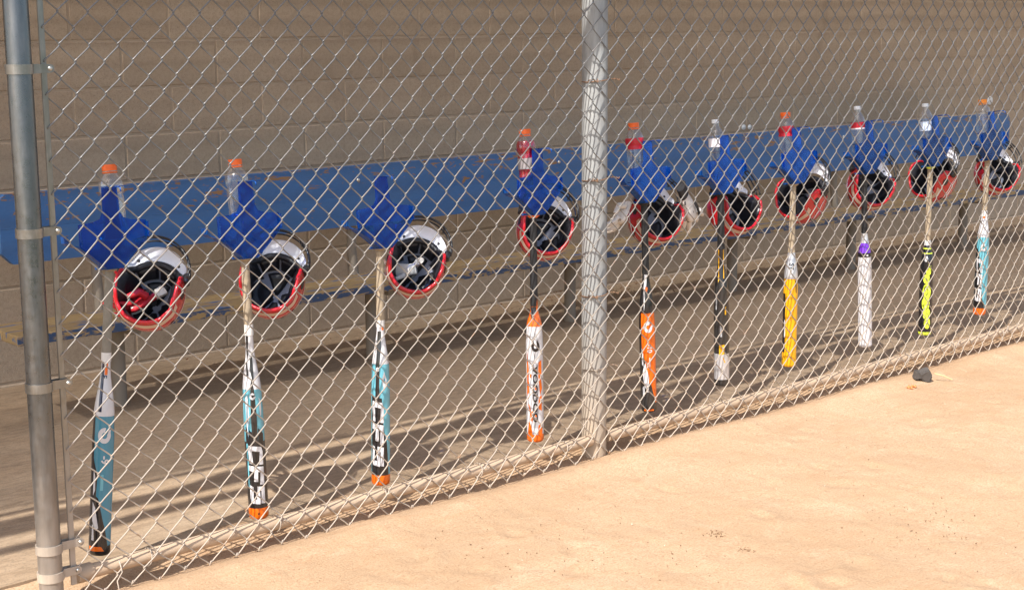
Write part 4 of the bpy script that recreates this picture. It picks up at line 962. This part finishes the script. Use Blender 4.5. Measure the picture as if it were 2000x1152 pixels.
glove('red_glove', inside(0, (-.010, .010, .030)), (R(60), R(35), R(60)), M['g_red'], M['g_white'], 'red glove lying inside the first helmet by the end post', 1.2, .92, 1.2, 3)
glove('red_glove', inside(0, (.015, .0, .04)), (R(80), R(-45), R(20)), M['g_red'], M['g_black'], 'dark red glove with black cuff under the other one in the first helmet', 1.3, .9, 1.2, 4)
glove('grey_glove', inside(2, (.0, .020, .035)), (R(50), R(20), R(-20)), M['g_grey'], M['g_white'], 'grey glove stuffed inside the third helmet from the end post', 1.0, .75, 1.3, 5)
glove('white_glove', inside(2, (.015, -.005, .03)), (R(75), R(-40), R(50)), M['g_white'], M['g_grey'], 'off white glove on top of the grey one in the third helmet', 1.2, .70, 1.3, 6)

# ------------------------------------------------------------------ small things
# broken rubber piece on the dirt
rub = thing('rubber_scrap', (1.890, -0.150, 0.008), 'dark grey broken rubber chunk lying on the dirt by the fence', 'scrap')
mb = MB(); mb.prism([(-.050, .010), (-.044, .050), (-.015, .045), (-.004, .052), (.030, .062), (.052, .030), (.040, -.002), (.012, -.004), (-.012, .014)], -.028, .026)
bm = bmesh.new(); me0 = bpy.data.meshes.new('x'); me0.from_pydata(mb.v, [], mb.f); bm.from_mesh(me0); bpy.data.meshes.remove(me0)
bmesh.ops.bevel(bm, geom=bm.edges[:], offset=.005, segments=2, affect='EDGES')
for v in bm.verts: v.co += Vector((noise.noise(v.co * 40), noise.noise(v.co * 40 + Vector((5, 0, 0))), noise.noise(v.co * 40 + Vector((0, 7, 0))))) * .006
me0 = bpy.data.meshes.new('chunk'); bm.to_mesh(me0); bm.free(); me0.materials.append(M['rubber']); o = inst('chunk', me0, rub, rot=(R(10), 0, R(-38)), scale=(.78, .78, .95))
st = MB(); st.tube([(1.925, -.190, .040), (1.955, -.215, .030), (1.990, -.240, .010)], .003, 6); o = st.build('dry_stick', M['straw'], None, True); tag(o, 'pale dry stick leaning on the grey rubber scrap', 'stick')
mb = MB()
rr = random.Random(8)
for k in range(7):
    a = rr.uniform(0, 6.28); p = Vector((1.75 + rr.uniform(-.022, .022), -.185 + rr.uniform(-.02, .02), .006)); mb.tube([p, p + Vector((math.cos(a) * .008, math.sin(a) * .008, .005)), p + Vector((math.cos(a) * .016, math.sin(a) * .016, .001))], [.003, .005, .002], 6)
o = mb.build('peel_bits', M['shell'], None, True); tag(o, 'small pile of orange peel bits beside the rubber scrap', 'peel')
# debris on the dirt
def debris(name, mat, n, area, size, label, seed, clumps=None, flat=.35):
    rr = random.Random(seed); mb = MB()
    for k in range(n):
        if clumps and rr.random() < (.6 if n > 260 and mat != M['crumb'] else .82):
            cx, cy, cr = rr.choice(clumps); x = rr.gauss(cx, cr); y = rr.gauss(cy, cr)
        else: x = rr.uniform(area[0], area[1]); y = rr.uniform(area[2], area[3])
        L = rr.uniform(*size); a = rr.uniform(0, 6.28); w = L * rr.uniform(.15, .5) * flat * 2
        z = (floor_z(y) if y > .08 else .004) + area[4]
        dx, dy = math.cos(a), math.sin(a); px, py = -dy, dx
        mb.add([(x - dx * L / 2, y - dy * L / 2, z), (x + px * w / 2, y + py * w / 2, z + L * .12), (x + dx * L / 2, y + dy * L / 2, z + L * rr.uniform(0, .3)), (x - px * w / 2, y - py * w / 2, z + L * .05), (x, y, z - .004)],
               [(0, 3, 2, 1), (0, 1, 4), (1, 2, 4), (2, 3, 4), (3, 0, 4)])
    o = mb.build(name, mat); tag(o, label, None, None, 'stuff')
debris('dirt_crumbs', M['crumb'], 300, (-2.5, 3.4, -2.2, -0.05, 0), (.0025, .009), 'scattered dark crumbs of dry grass on the dirt', 21, [(-.35, -.86, .018), (-.40, -1.02, .016), (.25, -1.2, .09), (-.75, -.75, .16), (-.9, -.55, .2), (-.55, -1.15, .14), (.05, -1.35, .12)])
debris('pale_chips', M['chip'], 150, (-2.5, 3.4, -2.2, -0.05, 0), (.002, .006), 'scattered pale chips and straw on the dirt', 22)
M['grit'] = plain('dirt_clods', (0.46, 0.31, 0.19), 0.95, var=0.3, scale=30)
debris('dirt_grit', M['grit'], 2600, (-2.5, 3.4, -2.2, -0.02, 0), (.0018, .0048), 'loose grit and small clods over the dirt', 25, None, 1.2)
debris('leaf_litter', M['leaf'], 170, (-.5, 6.0, 1.95, 2.28, .016), (.008, .028), 'dry brown leaf litter at the foot of the block wall', 23, [(1.75, 2.12, .16), (2.3, 2.12, .18), (1.95, 2.2, .12)], .7)
# paint blots on the wall
def blot(pts, label):
    mb = MB()
    for x, z, r_ in pts:
        n = 14; mb.lathe([(r_, 0), (r_ * .8, .003), (0, .004)], n); 
        for q in range(len(mb.v) - 3 * n, len(mb.v)): p = mb.v[q]; mb.v[q] = (x + p[0], WY - .002 - p[2], z + p[1] * .8)
    o = mb.build('wall_blot', M['paint'], None, True); tag(o, label, 'blot')
blot([(3.63, .928, .022), (3.69, .926, .020)], 'pair of small white blots on the wall above the bench')
blot([(6.50, .985, .040)], 'pale round blot on the wall behind the farthest bottle')
